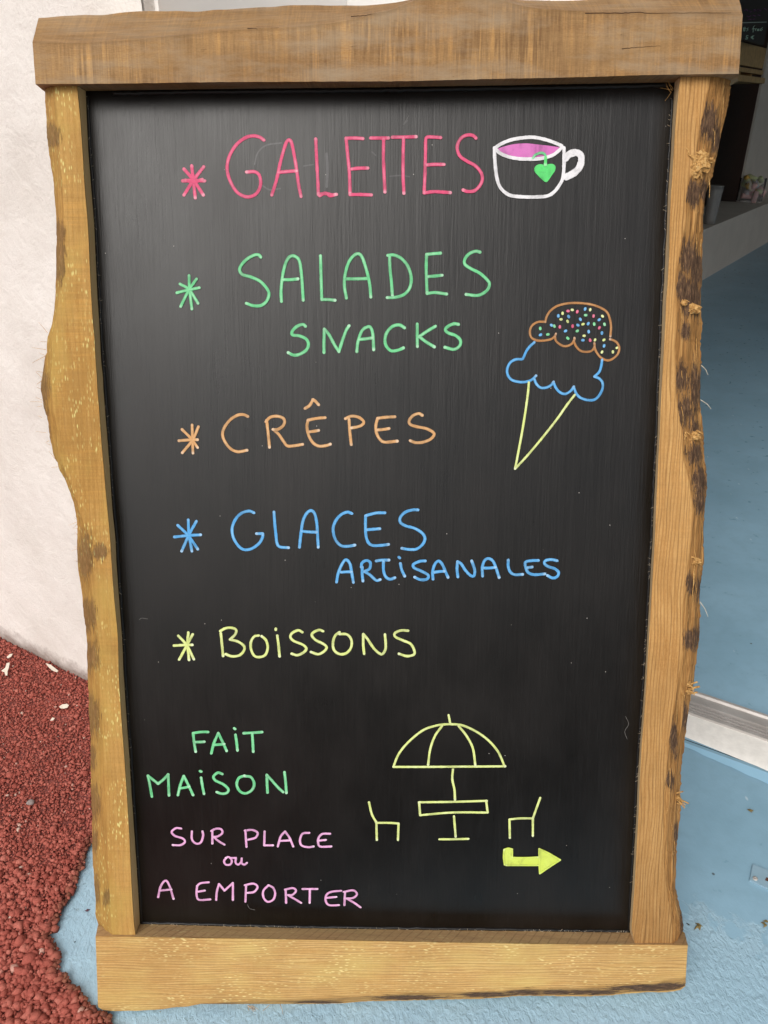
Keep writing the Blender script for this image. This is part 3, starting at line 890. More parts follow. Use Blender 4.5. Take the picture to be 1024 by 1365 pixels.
k.frame(*Ee).strokes('green', 4.6, [[(143,595),(150,540),(170,485),(195,465),(215,465),(228,500),(233,585)], [(155,530),(190,527),(225,522)],
 [(398,468),(370,453),(335,460),(305,490),(293,530),(300,565),(325,590),(360,588),(392,575)],
 [(465,448),(465,510),(466,568)], [(562,460),(520,485),(475,515)], [(475,515),(515,545),(557,570)],
 [(685,450),(660,447),(630,460),(615,478),(630,495),(670,510),(695,535),(690,565),(660,583),(612,572)]])
k.build('chalk_lettering', 'green word SNACKS')

k = Ink(660, 390, 5.461)
k.strokes('brown', 3.4, [[(365,215),(375,175),(405,130),(460,95),(540,78),(630,78),(710,90),(775,115),(815,145),(835,195),(843,250),(838,320)],
 [(365,213),(310,215),(270,240),(253,280),(262,325),(300,348),(350,350),(405,340),(432,320),(442,300)],
 [(435,320),(445,355),(485,385),(520,390),(555,375),(575,345),(577,330)], [(572,350),(585,385),(615,420),(655,432),(700,425),(722,395),(722,368)],
 [(722,395),(735,430),(765,470),(810,493),(850,485),(890,450),(903,405),(890,370),(865,350),(835,340)]])
k.strokes('blue', 3.9, [[(285,362),(250,395),(225,430),(207,470),(195,485),(150,487),(110,510),(88,555),(92,600),(120,635),(170,650),(220,650),(265,635),(298,605)],
 [(285,630),(300,665),(330,692),(370,692),(405,675),(425,650)], [(425,655),(440,690),(470,725),(510,738),(550,715),(572,685)],
 [(572,690),(590,735),(620,765),(670,782),(720,780),(755,750),(780,700),(780,655),(755,625),(722,612)], [(722,612),(755,580),(770,540),(778,490)]])
k.strokes('yellow', 3.6, [[(245,655),(235,760),(205,960),(165,1180),(145,1280)], [(578,745),(520,820),(450,920),(340,1060),(230,1190),(145,1282)]])
for p in [(530,135),(597,140),(470,250),(563,245),(715,172),(757,257),(690,347)]: k.dot('pink', 2.3, p)
for p in [(560,127),(490,152),(480,195),(528,210),(640,230),(692,125),(782,172),(648,315),(727,345),(792,345),(778,433),(857,432),(888,402)]: k.dot('yellow', 2.1, p)
for p in [(460,170),(535,175),(655,120),(620,195),(602,238),(677,227),(757,198),(777,295),(512,280),(638,347),(330,308),(792,388),(410,238),(680,285)]: k.dot('blue', 2.3, p)
for p in [(658,165),(720,230),(795,232),(597,280),(528,333),(328,262),(383,305),(430,245)]: k.dot('green', 2.3, p)
k.build('ice_cream_drawing', 'ice cream cone drawing with sprinkles')

Ink(*Gg).strokes('orange', 4.3, [[(187,238),(190,340),(193,430)], [(230,250),(190,340),(120,428)], [(118,268),(180,330),(225,392)], [(97,345),(160,340),(225,338)]]).build('star_bullet', 'orange asterisk bullet')
k = Ink(*Gg).strokes('orange', 4.5, [[(568,180),(540,168),(500,170),(450,200),(410,250),(395,300),(410,350),(450,400),(500,420),(562,410)],
 [(695,205),(705,290),(715,390)], [(690,215),(720,185),(765,178),(805,190),(818,215),(805,245),(770,268),(738,268)], [(738,268),(775,300),(810,350),(835,380),(880,380),(940,370)]])
k.frame(*Hh).strokes('orange', 4.5, [[(35,125),(65,105),(90,65)], [(88,65),(105,75),(128,100)],
 [(172,188),(120,192),(55,205)], [(55,205),(48,250),(60,310),(90,360),(130,382),(180,378),(208,368)], [(65,285),(100,280),(128,275)],
 [(335,200),(340,280),(350,372)], [(310,195),(350,178),(400,185),(435,215),(420,240),(385,252),(350,258)],
 [(648,182),(590,185),(530,192)], [(530,192),(518,240),(522,290),(545,335),(580,355),(665,348)], [(530,272),(570,268),(608,262)],
 [(835,172),(810,160),(770,175),(745,210),(755,235),(800,250),(860,262),(905,285),(915,305),(890,335),(840,355),(790,358),(752,345)]])
k.build('chalk_lettering', 'orange word CRÊPES')

Ink(*Ii).strokes('blue', 4.5, [[(160,168),(165,270),(185,382)], [(215,178),(165,270),(115,382)], [(88,205),(160,275),(225,368)], [(65,285),(160,275),(245,270)]]).build('star_bullet', 'blue asterisk bullet')
k = Ink(*Ii).strokes('blue', 4.6, [[(608,120),(575,108),(525,122),(485,160),(460,220),(465,280),(490,330),(525,365),(565,372),(610,355),(650,320),(668,280),(665,262)], [(668,262),(625,262)],
 [(745,115),(750,190),(758,270),(765,325),(785,352),(845,358)]])
k.frame(*Jj).strokes('blue', 4.6, [[(-3,355),(5,280),(20,180),(45,125),(75,105),(100,125),(115,190),(120,270),(125,355)], [(10,245),(60,250),(115,252)],
 [(355,125),(325,115),(285,130),(250,165),(228,215),(230,265),(250,315),(285,345),(330,348),(375,340)],
 [(580,120),(530,120),(490,128),(448,140)], [(448,140),(447,200),(450,270),(465,320),(495,342),(550,342),(605,335)], [(458,235),(500,232),(545,228)],
 [(805,100),(770,100),(720,115),(685,150),(685,185),(720,208),(780,225),(830,255),(852,290),(840,330),(800,365),(750,370),(695,362)]])
k.build('chalk_lettering', 'blue word GLACES')
k = Ink(*Jj).strokes('blue', 4.6, [[(250,592),(262,530),(290,465),(315,440),(340,465),(352,520),(365,595)], [(282,525),(320,522),(352,522)],
 [(425,490),(425,540),(430,585)], [(418,490),(425,460),(455,445),(480,460),(475,500),(440,520)], [(440,520),(480,545),(520,580),(548,575)],
 [(520,448),(560,442),(608,442)], [(570,450),(570,510),(585,555),(615,572),(648,562)], [(685,465),(695,510),(715,552)],
 [(855,448),(820,450),(775,470),(780,495),(830,518),(875,545),(865,572),(820,575),(782,558)],
 [(908,572),(905,520),(920,470),(945,448),(970,470),(990,515),(1010,560)], [(915,525),(950,520),(985,518)]])
k.dot('blue', 2.6, (678,425))
k.frame(*Kk).strokes('blue', 4.6, [[(258,250),(252,200),(255,145)], [(255,145),(280,160),(310,205),(345,240),(368,240),(372,200),(352,140)],
 [(427,245),(425,185),(440,140),(465,125),(495,140),(515,180),(540,255)], [(435,190),(475,190),(515,185)],
 [(602,135),(602,180),(615,215),(645,235),(700,233)], [(808,138),(760,140),(720,150),(722,190),(740,222),(780,235),(852,230)], [(735,187),(765,183)],
 [(935,140),(895,132),(855,140),(850,160),(875,180),(920,195),(945,220),(935,248),(905,258),(868,240)]])
k.build('chalk_lettering', 'blue word ARTISANALES')

Ink(*Ll).strokes('yellow', 4.3, [[(160,118),(155,200),(165,305)], [(190,130),(150,205),(98,302)], [(92,140),(150,205),(198,300)], [(62,207),(130,203),(188,202)]]).build('star_bullet', 'yellow asterisk bullet')
k = Ink(*Ll).strokes('yellow', 4.3, [[(382,122),(390,200),(398,278)], [(378,108),(410,90),(450,85),(485,98),(480,130),(445,165)], [(445,165),(500,180),(540,210),(540,240),(510,272),(460,280),(415,265)],
 [(640,138),(610,145),(588,180),(588,230),(610,275),(645,285),(685,270),(702,220),(690,170),(660,142)], [(767,138),(775,200),(783,280)],
 [(938,115),(910,102),(870,120),(857,148),(880,175),(940,200),(965,225),(950,250),(905,272),(865,262)]])
k.dot('yellow', 2.6, (757,95))
k.frame(*Mm).strokes('yellow', 4.3, [[(158,108),(130,100),(90,118),(82,140),(110,170),(160,195),(182,218),(165,245),(125,265),(75,250)],
 [(270,115),(240,140),(225,190),(235,240),(275,265),(320,255),(350,215),(350,165),(320,130),(270,128)],
 [(438,262),(432,200),(432,128)], [(432,128),(460,160),(500,220),(540,258),(565,262),(585,220),(580,130)],
 [(738,105),(690,103),(650,120),(650,145),(700,170),(755,195),(780,240),(775,268),(730,278),(675,262)]])
k.build('chalk_lettering', 'yellow word BOiSSONS')

k = Ink(*Nn).strokes('green', 4.6, [[(455,118),(410,118),(362,125)], [(362,125),(368,180),(378,240)], [(378,180),(405,180),(432,178)],
 [(475,250),(490,190),(518,125)], [(518,125),(545,180),(570,235)], [(490,198),(530,195),(555,192)], [(625,135),(632,185),(637,232)],
 [(675,125),(735,122),(790,118)], [(728,125),(732,180),(735,240)]])
k.dot('green', 2.7, (620,97))
k.build('chalk_lettering', 'green word FAiT')
k = Ink(*Nn).strokes('green', 4.6, [[(107,518),(95,450),(82,388)], [(82,388),(110,410),(145,438)], [(145,438),(180,410),(208,380)], [(208,380),(210,440),(213,510)],
 [(268,508),(285,440),(305,390)], [(305,390),(335,450),(362,508)], [(280,465),(310,462),(338,455)], [(412,400),(420,450),(430,500)],
 [(542,380),(515,372),(488,395),(500,420),(550,445),(580,475),(570,497),(540,502),(508,492)],
 [(680,390),(645,405),(632,445),(650,485),(685,500),(725,480),(740,440),(720,400),(680,392)],
 [(823,495),(820,440),(818,385)], [(818,385),(850,420),(890,465),(920,492)], [(928,368),(935,430),(940,497)]])
k.dot('green', 2.7, (408,363))
k.build('chalk_lettering', 'green word MAiSON')

Ink(*Oo).strokes('yellow', 3.9, [[(432,48),(440,90)], [(163,298),(190,235),(240,175),(310,120),(380,97),(440,92),(500,98),(570,130),(630,175),(675,230),(705,298)],
 [(163,300),(300,300),(440,299),(600,298),(708,297)], [(400,100),(365,150),(342,215),(332,290)], [(480,100),(520,150),(550,210),(562,292)],
 [(453,312),(450,360),(460,410),(463,460)]]).build('parasol_drawing', 'yellow parasol drawing')
Ink(*Oo).strokes('yellow', 3.9, [[(290,472),(450,470),(618,465)], [(615,465),(622,522)], [(622,522),(450,522),(293,535)], [(293,535),(288,472)], [(458,540),(462,590),(466,640)], [(387,652),(450,652),(528,650)]]).build('table_drawing', 'yellow table drawing under the parasol')
Ink(*Oo).strokes('yellow', 3.9, [[(44,472),(58,530),(80,570)], [(80,570),(82,655)], [(80,572),(140,572),(188,575)], [(188,575),(185,655)]]).build('chair_drawing', 'yellow chair drawing left of the table')
Ink(*Oo).strokes('yellow', 3.9, [[(878,450),(860,500),(842,550)], [(842,550),(842,635)], [(842,550),(780,550),(728,555)], [(728,555),(730,645)]]).build('chair_drawing', 'yellow chair drawing right of the table')
M['arrow'] = chalk('yellow_green_marker', srgb(214, 232, 96), srgb(224, 238, 130))
k = Ink(*Oo)
k.poly('arrow', [(702,702),(720,697),(738,700),(740,741),(800,742),(868,741),(868,774),(800,775),(715,776),(703,765)], 0.0)
k.poly('arrow', [(873,700),(920,720),(972,752),(920,785),(876,815),(872,760)], 0.00002)
k.strokes('arrow', 3.2, [[(702,702),(722,696),(741,700)], [(741,700),(741,741)], [(741,741),(800,742),(868,739)], [(868,778),(800,778),(712,778)], [(705,775),(700,740),(702,702)],
 [(873,698),(873,760),(876,818)], [(873,698),(920,720),(975,752)], [(975,752),(920,788),(876,818)]])
k.build('arrow_drawing', 'yellow arrow pointing right')

k = Ink(*Pp).strokes('lilac', 3.8, [[(143,47),(120,45),(100,62),(115,80),(150,92),(160,108),(140,122),(105,122)], [(192,60),(192,95),(210,115),(232,110),(243,80),(240,60)],
 [(285,60),(285,115)], [(280,58),(300,48),(325,50),(330,68),(310,82),(290,85)], [(290,85),(315,105),(340,120)],
])
k.build('chalk_lettering', 'lilac word SUR')
k = Ink(*Pp).strokes('lilac', 3.8, [[(435,55),(440,130)], [(432,58),(465,55),(490,68),(480,90),(445,100)], [(522,62),(520,125)], [(520,125),(560,125)], [(582,130),(595,85),(615,62)], [(615,62),(635,90),(652,130)], [(590,105),(640,102)],
 [(725,68),(695,72),(683,100),(690,125),(720,133),(745,130)], [(820,72),(785,73),(768,90),(765,110),(775,130),(825,130)], [(770,103),(800,100)]])
k.build('chalk_lettering', 'lilac word PLACE')
Ink(*Pp).strokes('lilac', 3.6, [[(352,178),(338,195),(345,212),(365,212),(373,195),(360,178),(345,182)], [(368,182),(392,182)], [(392,182),(390,203),(402,212),(415,200),(418,184)], [(418,184),(418,205),(430,212),(442,204)]]).build('chalk_lettering', 'small lilac word ou')
k = Ink(*Pp).strokes('lilac', 3.8, [[(38,360),(50,310),(72,285),(90,310),(108,368)], [(48,330),(98,325)]])
k.build('chalk_lettering', 'lilac letter A')
k = Ink(*Pp).strokes('lilac', 3.8, [[(268,292),(230,297),(215,310)], [(215,310),(213,350),(225,372),(275,370)], [(220,335),(250,330)],
 [(302,372),(305,335),(315,300)], [(315,300),(340,330)], [(340,330),(378,295)], [(378,295),(378,372)], [(435,380),(438,305)], [(432,305),(470,298),(490,312),(475,335),(445,340)],
 [(540,305),(517,330),(517,360),(535,380),(560,372),(570,345),(562,318),(540,305)], [(620,385),(618,325)], [(615,325),(650,318),(665,330),(650,348),(628,350)], [(628,350),(660,368),(688,385)],
 [(695,322),(762,322)], [(728,325),(727,385)], [(870,330),(825,335),(803,350),(800,375),(815,395),(860,395)], [(805,362),(848,358)], [(885,395),(888,335)], [(882,335),(925,328),(942,345),(925,362),(895,365)], [(895,365),(930,385),(958,405)]])
k.build('chalk_lettering', 'lilac word EMPORTER')

for fr, w_, pts in [(A, 2.2, [(580,122),(500,135),(455,175),(438,235)]), (A, 2.2, [(480,350),(520,372),(575,365)]), (A, 2.0, [(700,245),(750,238)]), (A, 4.0, [(822,180),(826,260),(822,355)]),
                    (B, 2.0, [(415,300),(470,296),(520,302)]), (B, 2.0, [(490,22),(508,2)]), (B, 1.8, [(320,170),(340,188)])]:
    Ink(*fr).stroke('ghost', w_, pts, True).build('chalk_smear')

M['scratch'] = plain('pale_scratch', srgb(92, 90, 88), 0.6, 0.3, 200)
for pts in [[(834,955),(838,965),(833,975),(836,985)], [(186,826),(189,824),(197,825)], [(330,1206),(333,1211),(340,1213)], [(545,154),(538,166)]]:
    Ink(0, 0, 1).stroke('scratch', 0.8, pts, True).build('chalk_smear')

# ------------------------------------------------------------------ the building: wall frame (u along the wall, v inward)
WD = Vector((0.857, -0.515, 0)).normalized()
WN = Vector((0.515, 0.857, 0)).normalized()
def wf(u, v, z): return WD * u + WN * v + Vector((0, 0, z))
V0 = 0.856          # outer face of the wall
UC = -0.887         # corner of the doorway
VT = 1.36           # where the threshold begins

t = NT('off_white_render')
big = t.noise(t.mapped((1, 1, 1)), 5, 5, 0.6)
lump = t.noise(t.mapped((1, 1, 1)), 26, 5, 0.6, 0.6)
gr = t.noise(t.mapped((1, 1, 1)), 240, 4, 0.7)
c = t.ramp(big, [(0.3, srgb(219, 213, 206)), (0.55, srgb(231, 226, 220)), (0.75, srgb(238, 234, 229))])
c = t.mix(t.math('MULTIPLY', t.ramp(gr, [(0.3, 1.0), (0.5, 0.0)]), 0.2), c, srgb(176, 164, 156))
# splash dirt near the ground
sepz = t.n('SeparateXYZ'); t.l(t.coord(), sepz.inputs[0])
dz = t.math('ADD', sepz.outputs[2], t.math('MULTIPLY', t.math('SUBTRACT', t.noise(t.mapped((1, 1, 1)), 30, 5, 0.65), 0.5), 0.07))
c = t.mix(t.ramp(dz, [(0.012, 0.8), (0.052, 0.0)]), c, srgb(120, 100, 90))
h = t.math('ADD', t.math('MULTIPLY', lump, 1.0), t.math('MULTIPLY', gr, 0.22))
M['render'] = t.set(c, 0.85, t.bump(h, 0.55, 0.006), spec=0.2)

def rough_wall(u0, u1, z0, z1, du):
    """front face as a slightly uneven grid + thickness"""
    nu, nz = int((u1 - u0) / du), int((z1 - z0) / du)
    vs, fs = [], []
    for j in range(nz + 1):
        for i in range(nu + 1):
            u = u0 + (u1 - u0) * i / nu; z = z0 + (z1 - z0) * j / nz
            e = min(1.0, (u1 - u) / 0.03)
            d = 0.0030 * mn.noise(Vector((u * 9, z * 9, 0))) + 0.0016 * mn.noise(Vector((u * 34, z * 34, 4)))
            vs.append(wf(u, V0 + d * e + 0.006 * (1 - e) ** 2, z))
    for j in range(nz):
        for i in range(nu):
            a = j * (nu + 1) + i
            fs.append((a, a + 1, a + nu + 2, a + nu + 1))
    return vs, fs
mb = MB()
vs, fs = rough_wall(-3.0, UC, 0.0, 3.0, 0.02)
mb.add(vs, fs)
mb.box(-3.0, UC - 0.0005, V0 + 0.012, VT + 0.25, 0.0, 3.0, wf)
mb.box(-8.0, -3.0, V0, VT + 0.25, 0.0, 3.0, wf)
mb.box(-8.0, 6.0, V0 + 0.012, VT + 0.25, 3.0, 3.9, wf)
mb.box(5.2, 6.0, V0, VT + 0.25, 0, 3.0, wf)
wall = mb.build('rendered_wall', M['render'])
for p in wall.data.polygons: p.use_smooth = len(p.vertices) == 4 and p.area < 0.001
tag(wall, 'off-white rough rendered wall behind the left side of the menu sign', 'wall')

M['jamb'] = plain('white_jamb_paint', srgb(243, 240, 236), 0.6, 0.02, 8, 0.1)
mb = MB()
mb.box(UC + 0.001, -0.30, VT - 0.02, VT + 0.06, 0.012, 2.99, wf)
mb.box(UC - 0.004, UC + 0.006, V0 + 0.03, VT - 0.021, 0.012, 2.99, wf)  # white lining added to brighten the shaded reveal
mb.box(-0.36, -0.31, VT - 0.045, VT - 0.0205, 0.012, 2.99, wf)
tag(mb.build('door_panel', M['jamb']), 'white fixed door panel, with a lining added to brighten the reveal, behind the menu sign at the left of the doorway', 'door')

# ------------------------------------------------------------------ ground
M['ground'] = plain('dark_asphalt', srgb(62, 60, 58), 0.9, 0.2, 20, 0.2)
mesh('ground', [(-600, -600, -0.02), (600, -600, -0.02), (600, 600, -0.02), (-600, 600, -0.02)], [(0, 1, 2, 3)], M['ground'])
tag(bpy.data.objects['ground'], kind='structure')

t = NT('blue_floor_paint')
n1 = t.noise(t.mapped((1, 1, 1)), 3.5, 5, 0.6)
n2 = t.noise(t.mapped((1.0, 1.0, 1), rot=(0, 0, R(-31))), 26, 4, 0.6)
orange = t.noise(t.mapped((130, 75, 1), rot=(0, 0, R(28))), 1.0, 4, 0.6, 0.5)
tiny = t.noise(t.mapped((1, 1, 1)), 700, 2, 0.6)
c = t.ramp(n1, [(0.3, srgb(132, 168, 188)), (0.6, srgb(146, 182, 203)), (0.75, srgb(154, 192, 212))])
c = t.mix(t.math('MULTIPLY', t.ramp(n2, [(0.35, 1.0), (0.55, 0.0)]), 0.25), c, srgb(120, 152, 170))
c = t.mix(t.math('MULTIPLY', t.ramp(tiny, [(0.62, 0.0), (0.75, 1.0)]), 0.25), c, srgb(170, 195, 208))
# little scrapes and dirt
vs_ = t.voro(t.mapped((16, 7, 1), rot=(0, 0, R(35))), 1.0)
c = t.mix(t.ramp(vs_, [(0.025, 0.8), (0.055, 0.0)]), c, srgb(200, 214, 222))
dk = t.voro(t.mapped((9, 9, 1), loc=(3.1, 1.7, 0)), 1.0)
c = t.mix(t.ramp(dk, [(0.018, 0.85), (0.03, 0.0)]), c, srgb(60, 62, 58))
hh = t.math('ADD', t.math('MULTIPLY', orange, 1.0), t.math('MULTIPLY', n2, 0.5))
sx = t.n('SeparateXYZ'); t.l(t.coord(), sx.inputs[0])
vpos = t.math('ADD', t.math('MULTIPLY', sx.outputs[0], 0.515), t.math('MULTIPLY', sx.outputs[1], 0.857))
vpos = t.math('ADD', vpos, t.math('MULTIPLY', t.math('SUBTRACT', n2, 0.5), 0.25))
coarse_lit = t.ramp(vpos, [(0.98, 1.0), (1.16, 0.10)])
hh = t.math('MULTIPLY', t.math('SUBTRACT', hh, 0.72), coarse_lit)
c = t.mix(t.math('MULTIPLY', coarse_lit, 0.6), c, t.mix(n1, srgb(158, 190, 208), srgb(180, 206, 220)))  # gritty front zone paler, also painting in the light that fades towards the door
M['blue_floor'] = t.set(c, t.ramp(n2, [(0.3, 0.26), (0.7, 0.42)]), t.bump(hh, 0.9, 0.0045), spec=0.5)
t2 = M['blue_floor'].copy(); t2.name = 'smooth_blue_floor_paint'
for nd in t2.node_tree.nodes:
    if nd.type == 'BUMP': nd.inputs['Strength'].default_value = 0.12
M['blue_in'] = t2
q = [wf(-8, 0.2, 0), wf(6, 0.2, 0), wf(6, VT + 0.03, 0), wf(-8, VT + 0.03, 0)]
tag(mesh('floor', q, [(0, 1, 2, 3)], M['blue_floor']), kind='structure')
q = [wf(-3.6, VT + 0.03, 0.002), wf(6, VT + 0.03, 0.002), wf(6, 13, 0.002), wf(-3.6, 13, 0.002)]
tag(mesh('interior_floor', q, [(0, 1, 2, 3)], M['blue_in']), kind='structure')

# fresher, lighter stripe of paint before the threshold
M['stripe'] = plain('light_blue_paint', srgb(160, 204, 230), 0.42, 0.05, 14, 0.15)
a = [fl(915, 997), fl(1024, 1046)]
vs, fs = [], []
N = 60
for i in range(N + 1):
    f = -1.2 + 4.4 * i / N
    lo = a[0].lerp(a[1], f); lo.z = 0.0016
    u = lo.dot(WD)
    lo += WN * 0.003 * mn.noise(Vector((f * 6, 0, 0)))
    vs += [lo, wf(u, VT + 0.02, 0.0016)]
for i in range(N): fs.append((2*i, 2*i + 2, 2*i + 3, 2*i + 1))
tag(mesh('painted_stripe', vs, fs, M['stripe']), kind='structure')

# threshold: white mortar bed + ribbed aluminium track
t = NT('brushed_aluminium')
t.set(t.ramp(t.noise(t.mapped((4, 4, 4)), 6, 4), [(0.3, srgb(176, 170, 165)), (0.7, srgb(196, 191, 187))]), 0.45, t.bump(t.noise(t.coord(), 300, 2), 0.05, 0.001), Metallic=0.25)
M['alu'] = t.m
M['mortar'] = plain('white_mortar', srgb(226, 222, 216), 0.8, 0.08, 60, 0.4)
thr = empty('door_threshold', wf(0, VT, 0))
tag(thr, 'ribbed silver door track on a white mortar bed across the blue floor', 'threshold')
off = wf(0, VT, 0)
va = fl(935, 985).dot(WN); vb = fl(1000, 960).dot(WN)
def wl(u, v, z): return wf(u, v, z) - off
vtr0 = 0.5 * (fl(930, 958).dot(WN) + fl(1024, 1000).dot(WN))      # near edge of the metal
vtr1 = 0.5 * (fl(925, 927).dot(WN) + fl(1024, 963).dot(WN))      # far edge
print('threshold v', VT, vtr0, vtr1)
mb = MB()
vs, fs = [], []
N = 90
lo0, lo1 = fl(915, 975, 0.012), fl(1024, 1020, 0.012)
for i in range(N + 1):
    u = -0.88 + 6.05 * i / N
    vmid = lo0.dot(WN) + (lo1.dot(WN) - lo0.dot(WN)) * max(-1, min(2.0, (u - lo0.dot(WD)) / (lo1.dot(WD) - lo0.dot(WD))))
    vlo = vmid + 0.004 * mn.noise(Vector((u * 12, 1, 0))) - 0.010 * max(0, mn.noise(Vector((u * 5, 6, 0))))
    vs += [wl(u, vlo - 0.006, 0.0018), wl(u, vlo + 0.006, 0.009), wl(u, vtr0 + 0.01, 0.013)]
for i in range(N):
    for k_ in range(2):
        fs.append((3*i + k_, 3*i + 3 + k_, 3*i + 4 + k_, 3*i + 1 + k_))
mb.add(vs, fs)
mb.build('mortar_bed', M['mortar'], thr, True)
mb = MB()
wd_ = vtr1 - vtr0
prof = [(0, 0.004), (0, 0.018), (.10, 0.018), (.11, 0.008), (.16, 0.008), (.17, 0.018), (.22, 0.018), (.23, 0.008), (.28, 0.008), (.29, 0.018), (.36, 0.018), (.37, 0.007), (.43, 0.007), (.44, 0.020), (.50, 0.020), (.52, 0.015), (.86, 0.013), (.9, 0.018), (.985, 0.018), (1.0, 0.006)]
vs = [wl(u, vtr0 + wd_ * p, z) for u in (-0.88, 5.19) for p, z in prof]
n = len(prof)
mb.add(vs, [(i, i + 1, n + i + 1, n + i) for i in range(n - 1)])
mb.build('track', M['alu'], thr)

# floor latch plate painted over
mb = MB()
def pf(x, y, z): return fl(x, y, 0) + Vector((0, 0, z))
plate = empty('latch_plate', fl(1010, 1172))
tag(plate, 'small blue-painted metal latch plate with a screw on the floor right of the sign', 'floor plate')
pl0 = fl(1010, 1172)
c4 = [pf(999, 1175, 0), pf(1060, 1203, 0), pf(1070, 1180, 0), pf(1003, 1154, 0)]
sh = lambda p, z: p - pl0 + Vector((0, 0, z))
mb.hexa([sh(p, 0.0005) for p in c4] + [sh(p, 0.0042) for p in c4])
mb.build('plate', plain('pale_blue_metal_paint', srgb(140, 168, 184), 0.4, 0.06, 60, 0.1), plate)
mb = MB()
s0 = fl(1006, 1173.5) - pl0
mb.lathe([(0.0042, 0.0043), (0.0042, 0.0056), (0.003, 0.0062), (0.0008, 0.0062), (0.0006, 0.0050), (0.0, 0.005)], s0, 14)
mb.build('screw', M['alu'], plate, True)
mb = MB()
c4 = [pf(1019, 1175.5, 0), pf(1032, 1181, 0), pf(1034, 1177, 0), pf(1021, 1171.5, 0)]
mb.hexa([sh(p, 0.0043) for p in c4] + [sh(p, 0.0047) for p in c4])
mb.build('slot', plain('rust', srgb(92, 56, 44), 0.9, 0.3, 200), plate)

# dry leaf crumbs on the blue floor
M['leaf'] = plain('dry_leaf', srgb(122, 104, 58), 0.8, 0.35, 150)
def crumb(px, py, size, label, mat, name='leaf_crumb', cat='leaf', z=0.0, n=3):
    c = fl(px, py, z)
    mb = MB()
    for _ in range(n):
        o = Vector((random.uniform(-.28, .28) * size, random.uniform(-.28, .28) * size, 0))
        a = random.random() * 6.28
        d = Vector((math.cos(a), math.sin(a), 0)); e = Vector((-d.y, d.x, 0))
        L, W_ = size * random.uniform(.5, .9), size * random.uniform(.2, .4)
        h = size * random.uniform(.15, .35)
        pts = [o - d * L * .5 + Vector((0, 0, .001)), o + e * W_ * .5 + Vector((0, 0, h)), o + d * L * .5 + Vector((0, 0, .001)), o - e * W_ * .5 + Vector((0, 0, h * .3 + .0015)), o + Vector((0, 0, h * 1.3))]
        mb.add(pts, [(0, 3, 4), (3, 2, 4), (2, 1, 4), (1, 0, 4), (3, 0, 1, 2)])
    ob = mb.build(name, mat)
    ob.location = c
    return tag(ob, label, cat)
crumb(931, 1234, 0.021, 'curled olive leaf crumb beside the lower right corner of the sign', M['leaf'])
crumb(1021, 1232, 0.017, 'olive leaf crumb on the blue floor at the right edge of the photo', M['leaf'])
crumb(1001, 1080, 0.015, 'small tan leaf crumb on the blue floor between threshold and latch plate', M['leaf'])
crumb(917, 1232, 0.006, 'dark speck of dirt touching the right end of the sign', plain('dark_dirt', srgb(52, 44, 36), 0.9, 0.3, 300), 'dirt_speck', 'dirt')
crumb(115, 1216, 0.011, 'dark purple berry crumb on the blue floor between the gravel and the sign', plain('berry_skin', srgb(82, 34, 54), 0.5, 0.3, 300), 'berry_crumb', 'berry')
crumb(100, 1256, 0.004, 'tiny black speck on the blue floor below the berry crumb', plain('black_dirt', srgb(40, 36, 36), 0.9, 0.3, 300), 'dirt_speck', 'dirt')

# ------------------------------------------------------------------ red gravel
edge_px = [(122, 1125), (108, 1160), (99, 1188), (86, 1210), (72, 1238), (65, 1250), (78, 1272), (80, 1296), (98, 1318), (122, 1342), (150, 1365)]
edge = [wf(UC + 0.02, V0, 0), fl(152, 1070, 0.0)] + [fl(x, y, 0.0) for x, y in edge_px] + [Vector((-.33, .57, 0)), Vector((-.27, .42, 0)), Vector((-.25, .2, 0)), Vector((-.22, -1.2, 0))]
t = NT('red_crushed_stone')
t.l(t.n('NewGeometry').outputs['Random Per Island'], t.n('Value').outputs[0]) if False else None
rp = t.n('NewGeometry').outputs['Random Per Island']
c = t.ramp(rp, [(0.0, srgb(150, 80, 70)), (0.35, srgb(168, 92, 81)), (0.8, srgb(178, 103, 91)), (0.985, srgb(188, 116, 103)), (1.0, srgb(204, 182, 168))])
gn = t.noise(t.coord(), 420, 4, 0.7)
c = t.mix(t.math('MULTIPLY', t.attr('soil'), 0.75), c, t.mix(rp, srgb(74, 54, 44), srgb(128, 92, 70)))
c = t.mix(0.5, c, t.ramp(gn, [(0.3, (0.5, 0.45, 0.45, 1)), (0.7, (1.2, 1.15, 1.1, 1))]), 'MULTIPLY')
M['gravel'] = t.set(c, 0.95, t.bump(gn, 0.6, 0.0015), spec=0.08)
t = NT('red_gravel_bed')
vv = t.voro(t.coord(), 140)
c = t.ramp(vv, [(0.1, srgb(170, 94, 83)), (0.6, srgb(112, 56, 50))])
M['gravel_bed'] = t.set(c, 0.9, t.bump(vv, -0.8, 0.006) if False else t.bump(t.math('SUBTRACT', 1.0, vv), 0.8, 0.006))
poly = [Vector((p.x, p.y, 0.005)) for p in edge]
out = poly + [Vector((-6, -1.2, .005)), wf(-7.4, V0, .005)]
me = bpy.data.meshes.new('gravel_bed')
bm = bmesh.new()
f = bm.faces.new([bm.verts.new(p) for p in out])
bmesh.ops.triangulate(bm, faces=[f]); bm.normal_update()
for f in bm.faces:
    if f.normal.z < 0: f.normal_flip()
bm.to_mesh(me); bm.free()
tag(link('gravel_bed', me, M['gravel_bed']), kind='structure')

